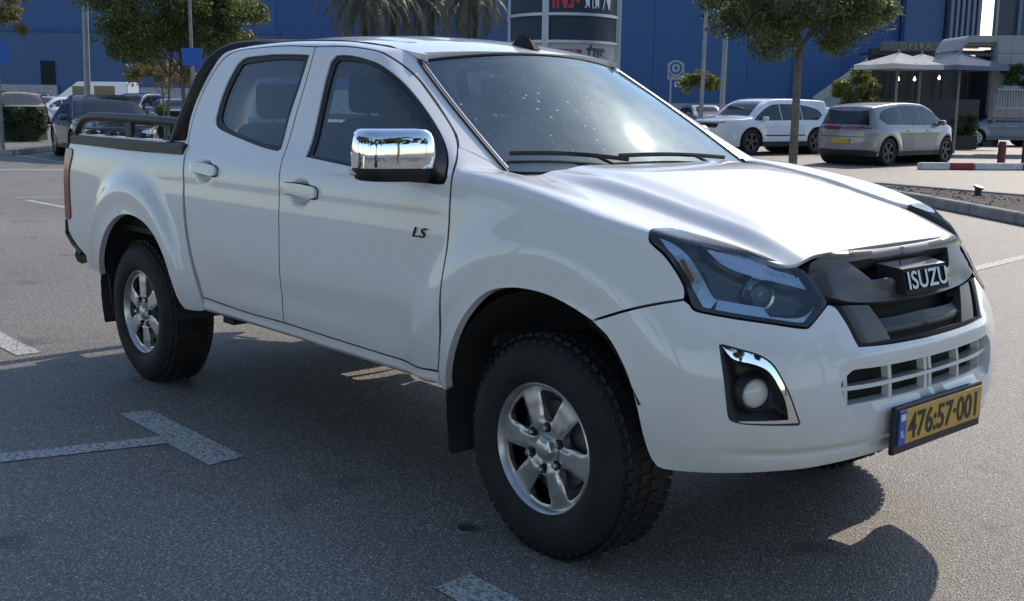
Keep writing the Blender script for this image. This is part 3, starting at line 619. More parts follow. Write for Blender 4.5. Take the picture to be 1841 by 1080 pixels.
# emblem on its own block
bx=float(body([[UC,.99]])[0][0][0])
bm=bmesh.new()
z0,z1=.922,1.000; x0,x1=bx-.045,bx+.052; hw=.132
vv=[(x0,-hw-.01,z0),(x0,hw+.01,z0),(x1+.004,hw,z0),(x1+.004,-hw,z0),(x0,-hw-.02,z1+.012),(x0,hw+.02,z1+.012),(x1-.018,hw,z1),(x1-.018,-hw,z1)]
vs=[bm.verts.new(v) for v in vv]
for k,f in enumerate([(0,1,2,3),(4,5,6,7),(0,3,7,4),(1,2,6,5),(3,2,6,7),(0,1,5,4)]):
    ff=bm.faces.new([vs[i] for i in f]); ff.material_index=1 if k==1 else 0
em=bmobj('emblem',bm,[M['void'],M['chrome']],gr)
sl_=math.atan2(.022,z1-z0)
fx=x1-.006
M['letter']=mat('smoked_chrome',(.20,.22,.25),.2,1)
tx=textmesh('emblem_lettering','ISUZU',.078,.006,M['letter'],em,frame_mat((fx,0,(z0+z1)/2-.001),(0,1,0),(-math.sin(sl_),0,math.cos(sl_))),xs=1.0,offset=.0012,spacing=1.02)
w_=tx.dimensions.x
tx.data.transform(Matrix.Diagonal((.240/max(.01,max(v.co.x for v in tx.data.vertices)-min(v.co.x for v in tx.data.vertices)),1,1,1)))
# intake
iv=panel('intake_cavity',body,[(1.02,.735),(1.02,.58),(UC,.575),(UC,.735)],M['void'],bump,off=-.085,lip=0,h=.05,both=True,mid=UC)
ov=panel('intake_surround',body,[(1.040,.60),(1.044,.69),(1.050,.703),(1.078,.724),(1.107,.734),(UC,.730),(UC,.582),(1.09,.582)],M['white'],bump,off=-.035,lip=.03,h=.02,both=True,mid=UC,
   holes=[])
bpy.data.objects.remove(ov)
def slat(pts,name='intake_slat',off=-.018,lip=.05): panel(name,body,pts,M['white'],bump,off=off,lip=lip,h=.03,both=True,mid=UC,deg=30)
slat([(1.046,.678),(1.20,.676),(UC,.675),(UC,.664),(1.20,.663),(1.046,.666)])
panel('intake_sill',body,[(1.060,.640),(1.070,.612),(1.110,.617),(1.30,.617),(UC,.618),(UC,.586),(1.292,.584),(1.10,.588),(1.077,.596)],M['white'],bump,off=-.024,lip=.05,h=.02,both=True,mid=UC,depthf=lambda q:.022*sstep(.616,.588,q[:,1]))
for u,s in ((1.095,-1),(1.305,-1),(1.505,-1),(1.505,1),(1.305,1),(1.095,1)):
    wd=.008
    for vlo,vhi in ((.612,.664),(.676,.726)):
        panel('intake_bar',body,[(u-wd,vlo),(u+wd,vlo),(u+wd,vhi),(u-wd,vhi)],M['white'],bump,off=-.030,lip=.025,h=.03,side=s)
# number plate
pl=box('number_plate_frame',(.905,-.003,.527),(.018,.548,.150),M['black'],truck,bev=.004)
pp=box('number_plate',(.9165,.002,.535),(.006,.520,.110),M['plate'],pl,bev=.002)
box('plate_country_band',(.9175,-.240,.535),(.0065,.038,.108),M['blue'],pl)
textmesh('plate_lettering','IL',.030,.0004,M['white_flat'],pl,frame_mat((.9213,-.240,.515),(0,1,0),(0,0,1)),offset=.0004)
box('plate_flag',(.9212,-.240,.568),(.001,.026,.020),M['white_flat'],pl)
textmesh('plate_digits','476:57·001',.118,.0006,M['ink'],pl,frame_mat((.9203,.020,.534),(0,1,0),(0,0,1)),xs=1.0,offset=.0022)
tm=[o for o in truck.children_recursive if o.name.startswith('plate_digits')][0]
xx=[v.co.x for v in tm.data.vertices]; tm.data.transform(Matrix.Diagonal((.435/(max(xx)-min(xx)),1,1,1)))
yy=[v.co.y for v in tm.data.vertices]; k=.084/(max(yy)-min(yy)); mid_=(max(yy)+min(yy))/2
for v in tm.data.vertices: v.co.y=(v.co.y-mid_)*k
dl='AUTO'
# ---------------- wheels ----------------
RW=.372
def wheel(cx,s):
    root=lathe('wheel',[(.03,.075),(.15,.075),(.155,.10),(.19,.10),(.198,.20),(.20,.21)],M['alloy_dark'],truck,n=48,axis='Y')
    root.location=(cx,s*.872,RW); 
    root.rotation_euler=(0,(.4 if cx<-1 else .12),0 if s<0 else math.pi)
    # local +y points inwards on the right-hand side (s=-1)
    prof=[(.208,.015),(.222,.002),(.232,-.010),(.262,-.020),(.300,-.022),(.330,-.012),(.350,.004),(.362,.022),(.3705,.045),(.372,.12),(.3705,.195),(.362,.22),(.345,.24),(.300,.258),(.25,.25),(.208,.23)]
    ty=lathe('tyre',prof,M['tyre'],root,n=96,axis='Y',angle=60)
    bm=bmesh.new(); nb=52
    for i in range(nb):
        a=2*math.pi*i/nb
        for (yy,ww,aa,rr) in ((.036,.040,0,.3655),(.085,.036,.5,.3725),(.135,.036,0,.3725),(.195,.045,.5,.3655)):
            an=a+aa*2*math.pi/nb; R=Matrix.Rotation(-an,3,'Y')@Matrix.Rotation((-.45 if yy<.05 else (.45 if yy>.18 else 0)),3,'X').to_3x3() if False else Matrix.Rotation(-an,3,'Y')
            bbox(bm,R@Vector((rr,yy,0)),(.012,ww,.030),0,R@Matrix.Rotation((.55 if yy<.05 else (-.55 if yy>.18 else 0)),3,'Z'))
        R=Matrix.Rotation(-(a+.02),3,'Y'); bbox(bm,R@Vector((.344,.006,0)),(.030,.010,.018),0,R@Matrix.Rotation(.35,3,'Z'))
    bmobj('tyre_tread',bm,M['tyre'],root,kind='stuff')
    # rim face: a dished disc with six windows
    def face(q,off=0.0):
        q=np.atleast_2d(q);r=np.hypot(q[:,0],q[:,1]);th=np.arctan2(q[:,1],q[:,0])
        def dep(a,b):
            r=np.hypot(a,b);th=np.arctan2(b,a);k=np.abs((th*6/(2*np.pi)+.5)%1-.5)*2
            d=.022-.014*sstep(.05,.085,r)+.004*sstep(.09,.15,r)+.006*sstep(.15,.200,r)
            d=d+.008*sstep(.35,.62,k)*sstep(.07,.1,r)*sstep(.205,.18,r)
            d=d+.012*np.exp(-((r-.075)/.012)**2)*sstep(.55,.8,k)
            return d
        e=.002;D=dep(q[:,0],q[:,1]);gx=(dep(q[:,0]+e,q[:,1])-dep(q[:,0]-e,q[:,1]))/(2*e);gz=(dep(q[:,0],q[:,1]+e)-dep(q[:,0],q[:,1]-e))/(2*e)
        N=np.stack([gx,-np.ones(len(D)),gz],1);N/=np.linalg.norm(N,axis=1,keepdims=True)
        P=np.stack([q[:,0],D,q[:,1]],1);return P+N*off,N
    wins=[]
    for i in range(6):
        a0=math.pi/6+i*math.pi/3
        pts=[(.096,-7),(.102,-10.5),(.13,-13),(.160,-15),(.184,-16.5),(.192,-13.5),(.195,0),(.192,13.5),(.184,16.5),(.160,15),(.13,13),(.102,10.5),(.096,7),(.093,0)]
        wins.append([(r*math.cos(a0+math.radians(t)),r*math.sin(a0+math.radians(t))) for r,t in pts])
    circ=[(.209*math.cos(t),.209*math.sin(t)) for t in np.linspace(0,2*math.pi,72,endpoint=False)]
    ctr=[(.045*math.cos(t),.045*math.sin(t)) for t in np.linspace(0,2*math.pi,24,endpoint=False)]
    rim=panel('rim',face,circ,M['alloy'],root,holes=wins,lip=.030,h=.012,step=.008,side=1,deg=70)
    lip_=lathe('rim_lip',[(.200,.030),(.206,.014),(.211,.003),(.217,-.003),(.2225,.0),(.2235,.010),(.215,.02)],M['alloy'],rim and root,n=72,axis='Y',angle=60)
    lathe('hub_cap',[(0,-.006),(.02,-.005),(.032,-.001),(.040,.006),(.044,.020),(.046,.032)],M['alloy'],root,n=6,axis='Y',angle=30)
    bm=bmesh.new()
    for i in range(1):pass
    bm.free()
    nut=None
    for i in range(6):
        a=math.pi/6+i*math.pi/3
        if nut is None:
            nut=lathe('lug_nut',[(0,-.012),(.008,-.012),(.0105,-.009),(.0105,.02)],M['satin'],root,n=6,axis='Y',angle=30); o=nut
        else:
            o=nut.copy(); COL.objects.link(o); o.parent=root
        o.location=(.073*math.cos(a),.006,.073*math.sin(a))
        lathe('lug_pocket',[(.0125,.0),(.0155,.0005),(.0160,.02)],M['void'],root,n=16,axis='Y').location=(.073*math.cos(a),.010,.073*math.sin(a))
    return root
w0=wheel(0,-1)
def wcopy(cx,s,ry):
    r=w0.copy(); COL.objects.link(r); r.location=(cx,s*.872,RW); r.rotation_euler=(0,ry,0 if s<0 else math.pi)
    for ch in list(w0.children):
        c_=ch.copy(); COL.objects.link(c_); c_.parent=r
    return r
wcopy(WHEELX[1],-1,.45); wcopy(0,1,.8); wcopy(WHEELX[1],1,1.3)
# wheel wells, underbody
for k,cx in enumerate(WHEELX):
    for s in (-1,1):
        k_=k;V=[];F=[];n=22;R=.475
        for i in range(n+1):
            a=math.radians((24 if k_==0 else -3)+(178 if k_==0 else 205)*i/n)
            for w in (.895,.60,.52): V.append((cx+R*math.cos(a)*(1 if w>.55 else .97),s*w,.425+R*.985*math.sin(a)))
        for i in range(n): F+=[(3*i,3*i+1,3*i+4,3*i+3),(3*i+1,3*i+2,3*i+5,3*i+4)]
        c0=len(V);V.append((cx,s*.52,.425))
        if k_: F+=[(3*i+2,c0,3*i+5) for i in range(n)]
        mesh('wheel_well',V,F,M['cavgrey'],truck,smooth=False)
    bm=bmesh.new(); sweep(bm,[(cx,-.84,RW),(cx,.84,RW)],.045,12); bbox(bm,(cx,0,RW),(.3,.34,.26),.06); 
    for s in (-1,1): sweep(bm,[(cx-.05,s*.60,RW),(cx-.08,s*.52,.95)],.035,10); sweep(bm,[(cx,s*.70,RW),(cx,s*.78,RW)],.15,20)
    bmobj('axle',bm,M['cavgrey'],truck,True)
bm=bmesh.new()
for s in (-1,1): bbox(bm,(-1.75,s*.46,.47),(4.6,.08,.16))
bbox(bm,(-1.5,0,.56),(1.9,1.55,.10)); bbox(bm,(-.55,0,.52),(.12,1.6,.1)); bbox(bm,(.25,0,.62),(.8,1.0,.3)); bbox(bm,(-3.2,0,.70),(1.5,1.0,.1)); bbox(bm,(.42,0,.50),(.5,1.1,.05))
bbox(bm,(-2.33,-.72,.44),(.10,.10,.05)); sweep(bm,[(-3.9,.3,.45),(-1.0,.3,.42)],.03,8); bbox(bm,(-1.3,.2,.40),(.9,.5,.12),.03)
bbox(bm,(-2.1,-.28,.42),(1.1,.42,.2),.04)
bmobj('chassis',bm,M['cavgrey'],truck)
# inner skins that close the doors below the glass and the engine bay sides
for s in (-1,1):
    panel('door_lining',body,[(-2.48,1.225),(-2.30,1.235),(-1.65,1.235),(-1.5,1.21),(-.50,1.185),(-.46,1.05),(-.455,.95),(-.50,.60),(-.55,.50),(-2.30,.50),(-2.36,.62),(-2.44,.90)],M['dash'],truck,off=-.050,lip=0,h=.08,side=s)
    mesh('mud_flap',[(cx_,s*w,z) for (cx_,w,z) in ((-.492,.885,.52),(-.492,.70,.52),(-.50,.70,.24),(-.50,.865,.24),(-.48,.885,.52),(-.48,.70,.52),(-.488,.70,.24),(-.488,.865,.24))],[(0,1,2,3),(4,5,6,7),(0,3,7,4),(0,1,5,4),(3,2,6,7),(1,2,6,5)],M['rubber'],truck)
    mesh('mud_flap',[(cx_,s*w,z) for (cx_,w,z) in ((-3.50,.885,.66),(-3.50,.68,.66),(-3.50,.68,.27),(-3.50,.855,.27),(-3.515,.885,.66),(-3.515,.68,.66),(-3.515,.68,.27),(-3.515,.855,.27))],[(0,1,2,3),(4,5,6,7),(0,3,7,4),(0,1,5,4),(3,2,6,7),(1,2,6,5)],M['rubber'],truck)
# ---------------- cab rear, bed, bars ----------------
V=[];F=[];prof=[(-2.50,.80),(-2.505,1.236),(-2.57,1.335),(-2.605,1.42),(-2.605,1.53),(-2.575,1.65),(-2.52,1.742),(-2.455,1.80)]
for i,(u,v) in enumerate(prof):
    P=body([[u,v]],-.006)[0][0];
    for k in range(11):
        w=P[1]*(-1+2*k/10);V.append((P[0]-.035*(1-(2*k/10-1)**4),w,P[2]))
for i in range(len(prof)-1):
    for k in range(10):
        if i in (2,3,4) and 2<=k<=7: continue
        F.append((i*11+k,i*11+k+1,i*11+12+k,i*11+11+k))
cb=mesh('cab_back_wall',V,F,M['white'],truck,smooth=True)
mesh('rear_window',[V[2*11+2],V[2*11+8],V[5*11+8],V[5*11+2]],[(0,1,2,3)],M['glass'],truck)
bm=bmesh.new()
bbox(bm,(-3.28,0,.80),(1.56,1.66,.03)); bbox(bm,(-2.50,0,.90),(.03,1.70,.66))  # floor widened and cross wall added to stop sunlight leaking through
for s in (-1,1): bbox(bm,(-3.28,s*.80,1.02),(1.50,.02,.43))
bmobj('load_bed',bm,M['bedliner'],truck)
bm=bmesh.new(); bbox(bm,(-4.035,0,.985),(.05,1.56,.50),.012,seg=2); bbox(bm,(-4.05,0,1.232),(.07,1.56,.014)); bmobj('tailgate',bm,M['white'],truck,True)
bm=bmesh.new(); sweep(bm,[(-4.08,-.80,.56),(-4.15,-.66,.56),(-4.16,0,.56),(-4.15,.66,.56),(-4.08,.80,.56)],.05,8); bmobj('rear_step_bumper',bm,M['black'],truck,True)
for s in (-1,1):
    bm=bmesh.new(); sweep(bm,[(-4.05,s*.878,.78),(-4.08,s*.872,.70),(-4.02,s*.862,.64),(-3.88,s*.868,.60)],.016,6); bmobj('bumper_end_cap',bm,M['black'],truck,True)
    # rail caps on the bed sides
    P=[body([[u,1.236]])[0][0] for u in np.linspace(-4.02,-2.53,12)]
    V=[];F=[]
    for p in P:
        w=p[1];V+=[(p[0],s*(w+.006),1.222),(p[0],s*(w+.004),1.262),(p[0],s*(w-.012),1.272),(p[0],s*(w-.075),1.270),(p[0],s*(w-.08),1.22)]
    for i in range(len(P)-1):
        for k in range(4): F.append((5*i+k,5*i+k+1,5*i+6+k,5*i+5+k))
    F+=[(0,1,2,3,4),tuple(5*(len(P)-1)+k for k in (4,3,2,1,0))]
    mesh('bed_rail_cap',V,F,M['black'],truck)
    box('cover_track',(-3.27,s*.790,1.268 if s<0 else 1.31),(1.44,.045,.024 if s<0 else .11),M['alu'],truck,bev=.003)  # far one made taller to block sunlight under the bed rail
    for i,x in enumerate((-3.86,-3.58,-3.20,-2.86)):
        bm=bmesh.new(); bbox(bm,(x,s*.785,1.286),(.085,.05,.03),.008); sweep(bm,[(x-.05,s*.78,1.29),(x+.05,s*.79,1.296)],.012,6); bmobj('track_clamp',bm,M['black'],truck,True)
# roll bar
def R_(s): return [(-2.80,s*.785,1.25),(-2.745,s*.775,1.34),(-2.695,s*.74,1.46),(-2.650,s*.695,1.59),(-2.605,s*.645,1.675),(-2.56,s*.57,1.722),(-2.51,s*.44,1.742)]
path=R_(-1)+[(-2.49,-.25,1.750),(-2.485,0,1.752),(-2.49,.25,1.750)]+R_(1)[::-1]
tube('roll_bar',path,.038,M['blackmatte'],truck,n=14,sm=6,flat=1.0)
for s in (-1,1):
    rr=tube('bed_rail',[(-4.03,s*.800,1.262),(-3.995,s*.800,1.31),(-3.93,s*.800,1.355),(-3.82,s*.798,1.378),(-3.6,s*.795,1.380),(-3.3,s*.792,1.378),(-3.0,s*.788,1.374),(-2.72,s*.782,1.368)],.026,M['blackmatte'],truck,n=12,sm=5)
    box('rail_post',(-3.315,s*.792,1.318),(.075,.03,.11),M['blackmatte'],truck,bev=.006)
    box('rail_bracket',(-2.735,s*.785,1.262),(.20,.07,.03),M['blackmatte'],truck,bev=.006)
# mirrors: chrome shell, black lower half, arm
for s in (-1,1):
    def shell(zs,m,name,parent):
        V=[];F=[];N=20;rings=[]
        for (z,f) in zs:
            # plan section: rounded front, flat back (towards the rear), f = scale
            pts=[]
            for k in range(N):
                a=2*math.pi*k/N
                ex=abs(math.cos(a))**.55*math.copysign(1,math.cos(a));ey=abs(math.sin(a))**.55*math.copysign(1,math.sin(a))
                x=ex*.070; w=ey*.125
                pts.append((x,w))
            rings.append((z,f,pts))
        for z,f,pts in rings:
            for x,w in pts:
                V.append((-.665+(x*(.55+.45*f[1])+.03*f[0])-.0*z+w*-.35,s*(1.005+w*f[0]),z+.10*w*0))
        for i in range(len(rings)-1):
            for k in range(N): F.append((i*N+k,i*N+(k+1)%N,(i+1)*N+(k+1)%N,(i+1)*N+k))
        F+=[tuple(range(N))[::-1],tuple((len(rings)-1)*N+k for k in range(N))]
        return mesh(name,V,F,m,parent,smooth=True,angle=60)
    mr=shell([(1.262,(1,1)),(1.30,(1.01,1.02)),(1.34,(1.0,1.0)),(1.365,(.965,.92)),(1.383,(.90,.78)),(1.394,(.78,.55)),(1.397,(.5,.3))],M['chrome'],'mirror',doors[0 if s<0 else 2])
    shell([(1.215,(.70,.6)),(1.222,(.86,.8)),(1.245,(.96,.95)),(1.264,(.985,.985))],M['black'],'mirror_base',mr)
    box('turn_signal',(-.715,s*1.108,1.248),(.06,.03,.030),M['fog'],mr,bev=.008)
    tube('mirror_arm',[(-.60,s*.855,1.235),(-.62,s*.90,1.235),(-.65,s*.95,1.240)],.030,M['black'],mr,n=10,flat=1.0)
    if s>0:
        mr.parent=doors[2]; mr.matrix_local=Matrix.Translation((-.90,.875,0))@Matrix.Rotation(math.radians(68),4,'Z')@Matrix.Translation((.665,-.93,0))
    box('mirror_glass',(-.742,s*.995,1.30),(.006,.20,.12),M['chrome'],mr,rot=Matrix.Rotation(-s*.15,3,'Z'))
# interior
def seat(x,y,z0,hgt,wd,name='seat'):
    bm=bmesh.new(); bbox(bm,(x+.22,y,z0),(.50,wd,.16),.05,seg=2)
    bbox(bm,(x-.06,y,z0+hgt*.5),(.15,wd*.95,hgt),.055,Matrix.Rotation(-.22,3,'Y'),seg=3) if False else None
    r=Matrix.Rotation(-.22,3,'Y'); g=bbox(bm,(0,0,0),(.15,wd*.95,hgt),.055,None,seg=3)
    bmesh.ops.rotate(bm,cent=(0,0,0),matrix=r,verts=[v for v in g if v.is_valid]); bmesh.ops.translate(bm,vec=(x-.06,y,z0+hgt*.5),verts=[v for v in g if v.is_valid])
    s_=bmobj(name,bm,M['seat'],truck,True,angle=40)
    bm=bmesh.new(); bbox(bm,(x-.20,y,z0+hgt+.10),(.10,.27,.17),.04,seg=3)
    for q in (-.06,.06): sweep(bm,[(x-.17,y+q,z0+hgt-.08),(x-.19,y+q,z0+hgt+.06)],.008,6)
    bmobj('headrest',bm,M['seat'],s_,True,angle=40); return s_
for s in (-1,1): seat(-1.42,s*.38,.86,.56,.50)
seat(-2.20,-.40,.86,.52,.60); seat(-2.20,.32,.86,.52,.74)
bm=bmesh.new(); bbox(bm,(-.60,0,1.16),(.46,1.42,.14),.05,seg=3); bbox(bm,(-.74,0,1.02),(.3,1.40,.25),.05,seg=2); bbox(bm,(-.78,.38,1.22),(.2,.34,.08),.03,seg=2); bbox(bm,(-1.2,0,.88),(.8,.22,.22),.03)
bmobj('dashboard',bm,M['dash'],truck,True)
bm=bmesh.new(); c_=Vector((-.93,.38,1.17)); tz=Matrix.Rotation(math.radians(-62),3,'Y')
sweep(bm,[c_+tz@Vector((.185*math.cos(a),.185*math.sin(a),0)) for a in np.linspace(0,2*math.pi,33)],.014,8,cap=False)
for a in (0,2.2,4.1): sweep(bm,[c_,c_+tz@Vector((.18*math.cos(a),.18*math.sin(a),0))],.014,6)
bbox(bm,c_,(.06,.14,.11),.02,tz); bmobj('steering_wheel',bm,M['black'],truck,True)
rl=[(-2.45,0),(-2.45,.52),(-2.3,.55),(-1.2,.55),(-1.02,.50),(-.97,0)]
panel('headliner',roof,sym(rl),M['headliner'],truck,off=-.035,lip=0,h=.12)
box('cabin_floor',(-1.5,0,.66),(2.0,1.5,.04),M['dash'],truck)
box('firewall',(-.42,0,.92),(.04,1.45,.58),M['dash'],truck)
# papers behind the screen
mesh('paper',[(-.50,-.50,1.236),(-.50,-.20,1.236),(-.66,-.20,1.236),(-.66,-.50,1.236)],[(0,1,2,3)],M['white_flat'],truck)
# ---------------- background cars ----------------
def car_mat(name,col,metal=.0,rough=.3): return paint(name,col,rough,metal,dust=False)
CM={}
CM['glassd']=mat('dark_car_glass',(.012,.015,.018),.04,spec=.6)
CM['alloy']=mat('car_rim',(.45,.45,.46),.3,.9)
CM['darkrim']=mat('dark_car_rim',(.06,.06,.065),.3,.8)
CM['tail']=mat('tail_lamp_red',(.22,.01,.012),.2,coat=1)
CM['lamp']=mat('car_headlamp',(.55,.60,.65),.1,.6,coat=1)
def make_skin(k):
    L,Wd=k['L']/2,k['W']/2
    half=[(-L,0),(-L+.01,.25*Wd),(-L+.035,.5*Wd),(-L+.09,.72*Wd),(-L+.20,.87*Wd),(-L+.42,.955*Wd),(-L+.9,.99*Wd),(-.4,Wd),(.5,Wd),(L-1.1,.985*Wd),(L-.62,.945*Wd),(L-.34,.85*Wd),(L-.17,.70*Wd),(L-.07,.48*Wd),(L-.02,.24*Wd),(L,0)]
    first=[(-L+.01,-.25*Wd)];last=[(L-.02,-.24*Wd)]
    P=catmull(first+half+last);s=np.concatenate([[0],np.cumsum(np.hypot(*np.diff(P,axis=0).T))])
    i0=np.argmin(np.abs(P[:,1])+5*(P[:,0]>0));i1=np.argmin(np.abs(P[:,1])+5*(P[:,0]<0))
    im=np.argmin(np.abs(P[:,0]-0)+5*(P[:,1]<0));s=s-s[im]
    u0,u1=s[i0],s[i1]
    topf=spl(*zip(*k['top']))
    def top(x,w): return topf(x)-.05*(np.abs(w)/Wd)**2.5
    belt=k['belt'];tum=k.get('tumble',.62)
    fro=spl(*zip(*k['front']));bak=spl(*zip(*k['back']))
    wx=k['wheels'];R=k['R']
    def off(u,z,x):
        o=.03*sstep(.45,.22,z)+.012*sstep(.75,belt,z)-.010*np.exp(-((z-(belt-.12))/.05)**2)+tum*np.maximum(0,z-belt)**1.0*sstep(belt-.02,belt+.10,z)*.62+.03*sstep(belt-.03,belt+.04,z)
        bf=sstep(u1-.85,u1-.15,u);bb=sstep(u0+.85,u0+.15,u)
        o=o*(1-bf)*(1-bb)+fro(z)*bf+bak(z)*bb
        for cx in wx:
            d=np.hypot(x-cx,z-R);o=o-.022*(1-sstep(R*1.28,R*1.75,d))*(1-bf)*(1-bb)
        return o
    sk=Skin(P,s,u0-.03,u1+.03,top,off,.16,.6,.17,130,smax=.35)
    return sk,hfield(top),u0,u1,topf,lambda x:float(np.interp(x,P[im-2000 if im>2000 else 0:,0],s[im-2000 if im>2000 else 0:]))
def car(name,k,label,loc,heading,group=None,paintm=None):
    sk,ht,u0,u1,topf,_=make_skin(k)
    root=thing(name,label,k['cat'],loc,heading,group)
    R=k['R'];wx=k['wheels'];pm=paintm;zlo=k.get('zlo',.24)
    # outline with wheel arch notches; u ~ x on the flanks
    bot=[]
    ar=R*1.14
    us=lambda x:x
    bot=[(u0,zlo+.03),(u0+.5,zlo)]
    for cx in sorted(wx):
        a0=math.asin(min(.99,(R-zlo)/ar))
        for t in np.linspace(math.pi+a0*.9,-a0*.9,15): bot.append((cx+ar*math.cos(t),R+ar*math.sin(t)))
    bot+=[(u1-.5,zlo),(u1,zlo+.03)]
    topl=[(u,float(sk.vtop(u))+.10) for u in np.linspace(u1,u0,40)]
    bd=panel('body',sk,bot+topl,pm,root,lip=.03,h=.06,both=True,step=.04,deg=30)
    # upper surface
    rim=[]
    for u in np.linspace(u0,u1,60):
        P=sk([[u,float(sk.vtop(u))+.07]])[0][0]
        if P[1]>0: rim.append((P[0],P[1]))
    rim=[(rim[0][0],0)]+rim+[(rim[-1][0],0)]
    panel('roof_and_hood',ht,sym(rim),pm,root,off=.001,lip=0,h=.07,step=.04,deg=30)
    # windscreen (and back window on the sloping tail)
    def pane(x0,x1,w0,w1,nm,off=.006):
        o=[(x0,0),(x0+(.0),w0*.9),(x0+(.03 if x1>x0 else -.03),w0),(x1,w1),(x1,0)];panel(nm,ht,sym(o),CM['glassd'],root,off=off,lip=.008,h=.08,step=.04)
    a,b,wa,wb=k['ws'];pane(a,b,wa,wb,'windscreen')
    if 'rw' in k:
        a,b,wa,wb=k['rw'];pane(a,b,wa,wb,'rear_window')
    if 'rwv' in k:
        v0,v1,h0,h1=k['rwv'];panel('rear_window',sk,[(u0,v0),(u0+h0,v0),(u0+h1,v1),(u0,v1)],CM['glassd'],root,off=.006,lip=.01,h=.06,both=True,step=.03)
    for s in (-1,1):
        for w in k['side_glass']: panel('side_window',sk,w,CM['glassd'],root,off=.004,lip=.008,h=.08,side=s,step=.03)
        for w in k.get('dark',[]): panel('lower_trim',sk,w,M['black'],root,off=.006,lip=.012,h=.08,side=s,step=.04)
        for w in k.get('tails',[]): panel('tail_light',sk,w,CM['tail'],root,off=.008,lip=.015,h=.05,side=s,step=.03)
        for w in k.get('heads',[]): panel('headlight',sk,w,CM['lamp'],root,off=.008,lip=.015,h=.05,side=s,step=.03)
        for w in k.get('seams',[]):
            pts=[tuple(np.array([1,s,1])*sk([q],.001)[0][0]) for q in w];tube('door_seam',pts,.004,M['rubber'],root,n=4)
        x=k['mirror'][0];z=k['mirror'][1]
        bm=bmesh.new(); bbox(bm,(x,s*(k['W']/2+.06),z),(.10,.20,.13),.035,seg=2); bbox(bm,(x+.03,s*(k['W']/2-.06),z-.05),(.06,.12,.04)); bmobj('wing_mirror',bm,pm,root,True)
        for hx in k.get('handles',[]):
            p=sk([[hx,k['belt']-.10]],.012)[0][0]; box('door_handle',(p[0],s*p[1],p[2]),(.16,.025,.03),pm,root,bev=.006)
    for nm,poly,mm in k.get('front_parts',[]): panel(nm,sk,poly(u1),mm,root,off=.006,lip=.015,h=.06,both=True,step=.04)
    for nm,poly,mm in k.get('back_parts',[]): panel(nm,sk,poly(u0),mm,root,off=.006,lip=.015,h=.06,both=True,step=.04)
    if k.get('plate_back'):
        p=sk([[u0,k['plate_back']]],.014)[0][0]; box('number_plate',(p[0],0,p[2]),(.012,.50,.12),M['plate'],root)
    if k.get('plate_front'):
        p=sk([[u1,k['plate_front']]],.014)[0][0]; box('number_plate',(p[0],0,p[2]),(.012,.50,.12),M['plate'],root)
    # wheels
    ft=None
    for cx in wx:
        for s in (-1,1):
            if ft is None:
                y=.0
                wroot=lathe('wheel',[(.02,.07),(R*.62,.07),(R*.64,.16)],M['void'],root,n=28,axis='Y')
                lathe('tyre',[(R*.66,.02),(R*.72,-.004),(R*.85,-.012),(R*.96,.006),(R,.03),(R,.17),(R*.95,.20),(R*.66,.19)],M['tyre'],wroot,n=44,axis='Y',angle=50)
                def face(q,off=0.0):
                    q=np.atleast_2d(q);r=np.hypot(q[:,0],q[:,1]);P=np.stack([q[:,0],.012+.02*(1-r/(R*.68)),q[:,1]],1);N=np.tile([0,-1.,0],(len(q),1));return P+N*off,N
                wins=[]
                ns=k.get('spokes',5)
                for i in range(ns):
                    a0=2*math.pi*i/ns
                    hw=math.pi/ns
                    wins.append([(R*r*math.cos(a0+t*hw),R*r*math.sin(a0+t*hw)) for r,t in ((.20,-.30),(.42,-.60),(.58,-.68),(.60,0),(.58,.68),(.42,.60),(.20,.30))])
                circ=[(R*.67*math.cos(t),R*.67*math.sin(t)) for t in np.linspace(0,2*math.pi,36,endpoint=False)]
                panel('rim',face,circ,k.get('rim',CM['alloy']),wroot,holes=wins,lip=.02,h=.05,step=.03,side=1,deg=70)
                ft=wroot;o=wroot
            else:
                o=ft.copy();COL.objects.link(o);o.parent=root
                for ch in list(ft.children):
                    c_=ch.copy();COL.objects.link(c_);c_.parent=o
            o.location=(cx,s*(k['W']/2-.012),R);o.rotation_euler=(0,.3*cx,0 if s<0 else math.pi)
    bm=bmesh.new(); bbox(bm,(0,0,.42),(k['L']-.5,k['W']-.45,.36)); 
    for cx in wx: sweep(bm,[(cx,-k['W']/2+.25,R),(cx,k['W']/2-.25,R)],R*1.05,16)
    bmobj('underbody',bm,M['void'],root)
    return root
